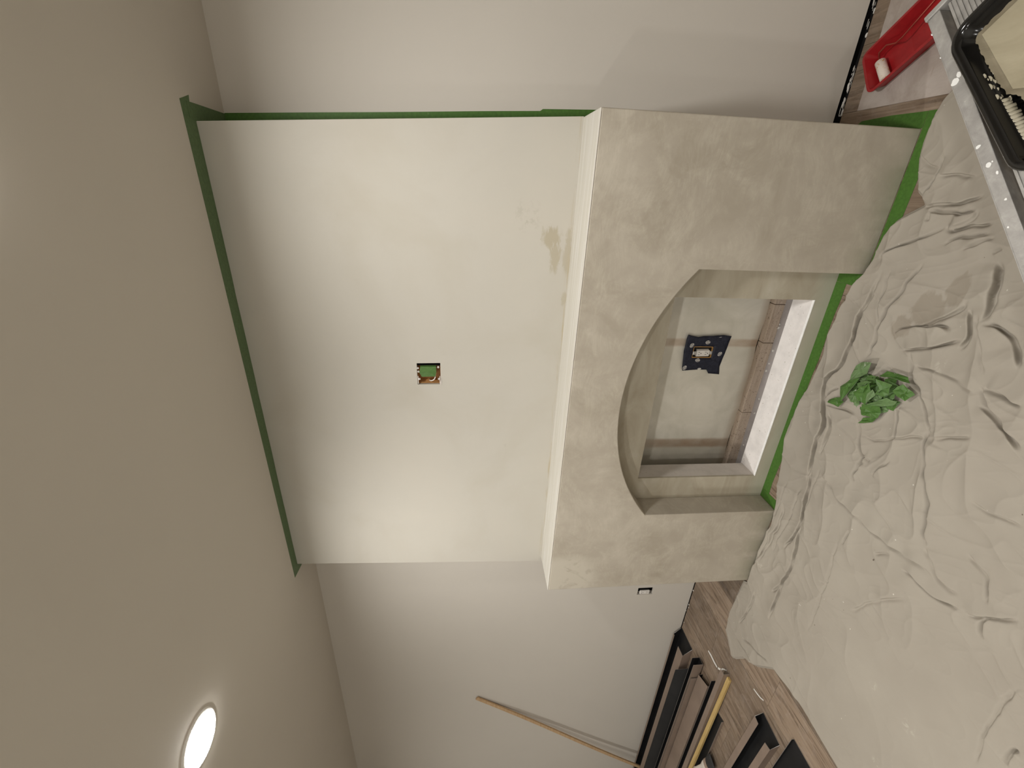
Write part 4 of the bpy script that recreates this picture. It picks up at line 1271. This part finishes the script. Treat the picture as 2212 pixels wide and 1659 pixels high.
channel((-0.99, -0.122), (-1, 0.0), 1.7, [(0, .011), (0, 0), (.076, 0), (.076, .016)], ends=[0, 0, .02, .02],
        label='black metal channel underneath the yellow wood strip')
channel((-0.56, -0.374), (-1, 0.053), 2.0, [(.034, .040), (0, .040), (0, 0), (.140, 0), (.140, .040), (.104, .040)], ends=[-.005, 0, .028, .02, -.02, -.03],
        label='open taupe metal channel with inturned lips in the middle of the planks')
channel((-0.43, -0.552), (-1, 0.045), 2.0, [(0, .014), (0, 0), (.130, 0), (.130, .040), (.094, .040)], ends=[.02, .02, .02, -.03, -.06],
        label='black-lined metal channel nearest the drop cloth edge')
# yellow wood strip across them
g = G()
a, b = Vector((-0.665, -0.127, 0.0085)), Vector((-2.3, -0.150, 0.055))
d = (b - a).normalized(); sd = d.cross(Vector((0, 0, 1))).normalized(); uz = sd.cross(d)
g.obox((a + b) / 2, (b - a) / 2, sd * 0.0125, uz * 0.0065)
tag(g.obj('wood_strip', ['yellow_pine'], loc=a), 'yellow pine strip lying on top of the metal trim', 'wood strip')
# thin stick leaning on the wall
g = G()
T_, B_ = Vector((-1.601, 0.3885, 1.475)), Vector((-2.685, 0.320, 0.010))
d = (T_ - B_).normalized()
sd = d.cross(Vector((0, 1, 0))).normalized(); nz_ = sd.cross(d).normalized()
N = 14
rings = []
for k in range(N + 1):
    p = B_.lerp(T_, k / N) + sd * 0.006 * math.sin(k * 0.45)
    rings.append([p + sd * sx * 0.014 + nz_ * sy * 0.005 for sx, sy in ((-1, -1), (1, -1), (1, 1), (-1, 1))])
g.loft(rings)
tag(g.obj('wooden_stick', ['pine'], loc=B_), 'thin pine lath leaning against the back wall', 'stick')

# paint brush between the channels
c0 = Vector((-1.385, -0.222, 0.028)); d = Vector((0.955, -0.296, -0.03)).normalized()
sd = d.cross(Vector((0, 0, 1))).normalized(); uz = sd.cross(d)
def oval(c, w, h, n=16): return [c + sd * w * math.cos(2 * math.pi * k / n) + uz * h * math.sin(2 * math.pi * k / n) for k in range(n)]
t = thing('paint_brush', (-1.40, -0.22, 0.0), 'flat paint brush with black bristles lying among the metal trim', 'paint brush')
G().loft([oval(c0 + d * 0.028, .030, .011), oval(c0 + d * .055, .037, .011), oval(c0 + d * .085, .041, .008), oval(c0 + d * .105, .040, .003)]).obj('bristles', ['bristle'], t, smooth=True)
G().loft([oval(c0 + d * -0.005, .029, .012), oval(c0 + d * .030, .030, .012)]).obj('ferrule', ['ferrule'], t)
G().loft([oval(c0 + d * -0.004, .027, .011), oval(c0 + d * -.03, .024, .011), oval(c0 + d * -.07, .011, .009), oval(c0 + d * -.15, .009, .008), oval(c0 + d * -.19, .012, .008)]).obj('handle', ['brush_white'], t, smooth=True)

# white scraps on the planks
def scrap(pts, w, label, seed, curl=0.0):
    r = random.Random(seed)
    P_ = [Vector((x, y, 0.0006)) for x, y in pts]
    vs, n = [], len(P_)
    for i, p in enumerate(P_):
        dd = (P_[min(i + 1, n - 1)] - P_[max(i - 1, 0)]).normalized()
        nn = Vector((-dd.y, dd.x, 0))
        ww = w * r.uniform(.7, 1.2)
        h = curl * math.sin(math.pi * i / (n - 1)) + 0.001
        vs += [p + nn * ww / 2, p - nn * ww / 2, p + nn * ww / 2 + Vector((0, 0, h)), p - nn * ww / 2 + Vector((0, 0, h + 0.0005))]
    fs = [(0, 1, 3, 2), (4 * n - 4, 4 * n - 2, 4 * n - 1, 4 * n - 3)]
    for i in range(n - 1):
        a = 4 * i; b = a + 4
        fs += [(a, b, b + 1, a + 1), (a + 2, a + 3, b + 3, b + 2), (a, a + 2, b + 2, b), (a + 1, b + 1, b + 3, a + 3)]
    tag(obj('paper_scrap', vs, fs, ['scrap'], loc=P_[0]), label, 'scrap')
scrap([(-0.745, 0.094), (-0.742, 0.06), (-0.745, 0.02), (-0.742, -0.012)], 0.012, 'straight white scrap strip on the planks near the open channel ends', 1)
scrap([(-0.738, -0.020), (-0.712, -0.048), (-0.690, -0.055), (-0.660, -0.082)], 0.010, 'crooked white scrap beside the end of the taupe angle', 2)
scrap([(-0.500, -0.277), (-0.492, -0.305), (-0.484, -0.330), (-0.473, -0.350)], 0.006, 'thin curled white sliver on a plank seam near the drop cloth', 3, 0.002)

# ------------------------------------------------------------------ red paint tray and mini roller
def rrect(O, a, b, A0, A1, B0, B1, r, z, n=5):
    """rounded rectangle in the plane spanned by unit vectors a, b from O"""
    pts = []
    for (ca, cb, s) in ((A1 - r, B1 - r, 0), (A0 + r, B1 - r, 1), (A0 + r, B0 + r, 2), (A1 - r, B0 + r, 3)):
        for k in range(n + 1):
            an = math.pi / 2 * (s + k / n)
            pa, pb = ca + r * math.cos(an), cb + r * math.sin(an)
            pts.append(Vector((O[0] + a[0] * pa + b[0] * pb, O[1] + a[1] * pa + b[1] * pb, z)))
    return pts
O = (2.287, 0.222); wv = Vector((0.835, 0.55, 0)).normalized(); dv = Vector((0.55, -0.835, 0)).normalized()
t = thing('paint_tray', (2.35, 0.15, 0.0), 'small red plastic paint tray on the paper by the back wall', 'paint tray')
LA, LB = 0.33, 0.155
RR = lambda i, z, r=0.02: rrect(O, dv, wv, i, LA - i, i, LB - i, max(r - i, .005), z)
RO = lambda i, z, r=0.02: rrect(O, dv, wv, -i, LA + i, -i, LB + i, r + i, z)
g = G().loft([RR(.016, 0.0016), RR(.002, 0.046), RO(.005, 0.046), RO(.006, 0.052), RR(.003, 0.0525), RR(.020, 0.0045)])
g.obj('tray_body', ['red'], t)
q = lambda a, b, z: Vector((O[0] + dv.x * a + wv.x * b, O[1] + dv.y * a + wv.y * b, z))
G().add([q(.13, .022, .0046), q(.13, LB - .022, .0046), q(.306, LB - .018, .030), q(.306, .018, .030), q(.306, LB - .018, .0046), q(.306, .018, .0046)],
        [(0, 1, 2, 3), (3, 2, 4, 5), (0, 3, 5), (1, 4, 2), (0, 5, 4, 1)]).obj('ramp', ['red'], t)
t = thing('foam_roller', (2.36, 0.22, 0.02), 'mini paint roller with white foam sleeve resting in the red tray', 'paint roller')
r0, r1 = Vector((2.3905, 0.2485, 0.0255)), Vector((2.325, 0.1945, 0.0255))
ax = (r1 - r0).normalized()
G().tube([r0, r0 + ax * .003, r1 - ax * .003, r1], [0.013, 0.0165, 0.0165, 0.013], 20).obj('sleeve', ['foam'], t, smooth=True)
G().tube([r0 - ax * -0.002, r0 - ax * 0.012, Vector((2.404, 0.250, 0.034)), Vector((2.412, 0.238, 0.050)), Vector((2.428, 0.208, 0.056)), Vector((2.424, 0.168, 0.0575)), Vector((2.436, 0.148, 0.0575)), Vector((2.492, 0.090, 0.058)), Vector((2.525, 0.055, 0.0585))], 0.0024, 8).obj('wire_frame', ['red_wire'], t, smooth=True)
G().tube([Vector((2.520, 0.060, 0.0590)), Vector((2.54, 0.040, 0.0600)), Vector((2.58, -0.002, 0.0600)), Vector((2.62, -0.044, 0.0600))], [0.006, 0.010, 0.011, 0.008], 12).obj('grip', ['red'], t, smooth=True)

# ------------------------------------------------------------------ aluminium work platform with the black tray
K = Vector((2.296, -0.413, 0.0)); pa = Vector((-0.769, -0.640, 0)).normalized(); pn = Vector((0.640, -0.769, 0)).normalized()
PT = 0.50
def pq(a, n, z): return K + pa * a + pn * n + Vector((0, 0, z))
t = thing('work_platform', tuple(pq(0.5, 0.17, 0)), 'scuffed aluminium work platform standing on the drop cloth, paint-splashed', 'work platform')
def pbox(name, a0, a1, n0, n1, z0, z1, m='aluminium', bv=0.0012, label=None):
    g = G().obox(pq((a0 + a1) / 2, (n0 + n1) / 2, (z0 + z1) / 2), pa * (a1 - a0) / 2, pn * (n1 - n0) / 2, Vector((0, 0, (z1 - z0) / 2)))
    o = g.obj(name, [m], t)
    if bv: bevel(o, bv, 2)
    if label: o['label'] = label
    return o
PLN, PWD = 1.05, 0.36
pbox('side_rail', 0.004, PLN, 0, 0.0245, PT - 0.060, PT)
pbox('side_rail', 0.004, PLN, PWD - 0.0245, PWD, PT - 0.060, PT)
pbox('rail_lip', 0.004, PLN, -0.0035, 0.0002, PT - 0.010, PT - 0.004, bv=0)
pbox('end_cap', -0.010, 0.0035, -0.004, PWD + 0.004, PT - 0.050, PT + 0.003, bv=0.002)
pbox('end_cap', PLN, PLN + 0.012, -0.004, PWD + 0.004, PT - 0.050, PT + 0.003, bv=0.002)
g = G().obox(pq(PLN / 2, PWD / 2, PT - 0.012), pa * (PLN / 2 - 0.008), pn * (PWD / 2 - 0.038), Vector((0, 0, 0.008)))
rib = 0.040
while rib < PWD - 0.040:
    g.obox(pq(PLN / 2, rib + 0.0022, PT - 0.0030), pa * (PLN / 2 - 0.009), pn * 0.0019, Vector((0, 0, 0.0012)))
    rib += 0.0082
g.obj('ribbed_deck', ['aluminium'], t)
pbox('slot_shade_strip', 0.006, PLN, 0.0248, 0.040, PT - 0.058, PT - 0.054, 'metal_black', 0)  # black strip paints shade into the slot between rail and deck
pbox('slot_shade_strip', 0.006, PLN, PWD - 0.040, PWD - 0.0248, PT - 0.058, PT - 0.054, 'metal_black', 0)
for a in (0.07, PLN - 0.07):
    for n in (0.014, PWD - 0.014):
        s_ = 1 if a > .5 else -1
        g = G().loft([[pq(a + s_ * 0.0 + da, n + dn, PT - 0.061) for da, dn in ((-.016, -.011), (.016, -.011), (.016, .011), (-.016, .011))],
                      [pq(a + s_ * 0.03 + da, n + dn, 0.030) for da, dn in ((-.016, -.011), (.016, -.011), (.016, .011), (-.016, .011))]])
        g.obj('leg', ['aluminium'], t)
        pbox('foot', a + s_ * .03 - .022, a + s_ * .03 + .022, n - .015, n + .015, 0.016, 0.034, 'metal_black', 0.002)
for a, n in ((0.014, -0.004), (0.083, -0.004)):
    c = pq(a, n, PT - 0.030)
    G().tube([c + pn * 0.003, c - pn * 0.004, c - pn * 0.0045, c - pn * 0.015], [0.008, 0.008, 0.0045, 0.0040], 12).obj('bolt', ['steel'], t)
rs = random.Random(9)
for a, n, w, l in [(0.188, 0.008, .010, .008), (0.180, 0.017, .006, .007), (0.356, 0.006, .006, .0035), (0.405, 0.011, .0065, .0055), (0.403, 0.018, .002, .002), (0.43, 0.019, .0028, .004), (0.49, 0.017, .003, .0024), (0.545, 0.006, .002, .002), (0.60, 0.02, .0026, .0022)]:
    pts = [pq(a + l * math.cos(q * .5236) * rs.uniform(.8, 1.15), n + w * math.sin(q * .5236) * rs.uniform(.8, 1.15) * .8, PT + 0.0001) for q in range(12)]
    G().prism(pts, (0, 0, 0.0007)).obj('paint_drip', ['white_drip'], t)

# black tray full of drying paint
Tt = Vector((2.227, -0.526, 0)); ta = Vector((-0.729, -0.685, 0)).normalized(); tb = Vector((0.685, -0.729, 0)).normalized()
t = thing('paint_tray', tuple(Tt + ta * .18 + tb * .13 + Vector((0, 0, PT))), 'black paint tray caked with beige paint on the aluminium platform', 'paint tray')
TL, TW = 0.370, 0.285
R2 = lambda i, z, r=0.045: rrect(Tt, ta, tb, i, TL - i, i, TW - i, max(r - i, .006), z, 8)
z0 = PT - 0.0012
G().loft([R2(.020, z0), R2(.004, z0 + .045), R2(0, z0 + .049), R2(.004, z0 + .054), R2(.013, z0 + .053), R2(.017, z0 + .046), R2(.030, z0 + .004)]).obj('tray_body', ['tray_black'], t, smooth=True)
def tq(a, b, z): return Tt + ta * a + tb * b + Vector((0, 0, z0 + z))
rs = random.Random(5)
def film(name, outline, z, h, m, jit, sub):
    pts = []
    n = len(outline)
    for i in range(n):
        p, q_ = Vector(outline[i]), Vector(outline[(i + 1) % n])
        ns = max(1, int((q_ - p).length / sub))
        dr = (q_ - p).normalized(); nr = Vector((-dr.y, dr.x))
        for k in range(ns):
            w = p.lerp(q_, k / ns) + nr * rs.uniform(-jit, jit) + dr * rs.uniform(-jit, jit) * .4
            pts.append(tq(w.x, w.y, z))
    # open fan so that the ragged outline stays clean
    c = sum(pts, Vector()) / len(pts)
    top = [p + Vector((0, 0, h)) for p in pts]
    N = len(pts)
    fs = [(i, (i + 1) % N, N + (i + 1) % N, N + i) for i in range(N)] + [(N + i, N + (i + 1) % N, 2 * N) for i in range(N)]
    return obj(name, pts + top + [c + Vector((0, 0, h))], fs, [m], t)
film('wet_paint', [(.026, .0255), (.10, .0245), (.165, .0265), (.185, .029), (.200, .040), (.28, .054), (.338, .060), (.342, .26), (.026, .26)], 0.0200, 0.0040, 'paint_dark', 0.0016, 0.005)
film('paint_skin', [(.041, .040), (.19, .041), (.205, .055), (.33, .074), (.332, .25), (.041, .25)], 0.0235, 0.006, 'paint', 0.0004, 0.03)
# ribbed bead of cream paint on the inner wall
g = G()
for k in range(17):
    f = k / 16
    a = 0.196 + 0.135 * f
    c = tq(a, 0.0215 + 0.004 * f, 0.026 - 0.004 * f)
    w = 0.0115 * (0.55 + 0.55 * math.sin(math.pi * min(1, f * 1.15 + .12))) * rs.uniform(.85, 1.1)
    rg = []
    for s_ in (-1, -.5, .2, 1):
        rr = 0.0062 * math.sqrt(max(0.30, 1 - s_ * s_)) * rs.uniform(.85, 1.15) 
        cc = c + (tb * 0.75 - Vector((0, 0, 0.66))) * w * s_
        rg.append([cc + ta * rr * math.cos(q * 1.047) + (tb * .66 + Vector((0, 0, .75))) * rr * 0.7 * math.sin(q * 1.047) for q in range(6)])
    g.loft(rg)
g.obj('paint_bead', ['paint_cream'], t, smooth=True)['label'] = 'ribbed bead of cream paint'
g = G()
for k in range(16):
    a = rs.uniform(.12, .205); b = rs.uniform(.0195, .0250) + max(0, a - .185) * .4
    zz = 0.046 - (b - .017) / .013 * .042
    s_ = rs.uniform(.0012, .0032)
    n = rs.randint(5, 8)
    q0 = rs.uniform(0, 6.28)
    g.prism([tq(a + s_ * 2.2 * math.cos(q0 + 6.283 * q / n) * rs.uniform(.5, 1.2), b + s_ * 1.2 * math.sin(q0 + 6.283 * q / n) * rs.uniform(.5, 1.2), max(zz, .018) + .0004) for q in range(n)], (0, 0, s_ * .5))
tag(g.obj('paint_crumbs', ['paint_cream'], t), kind='stuff')
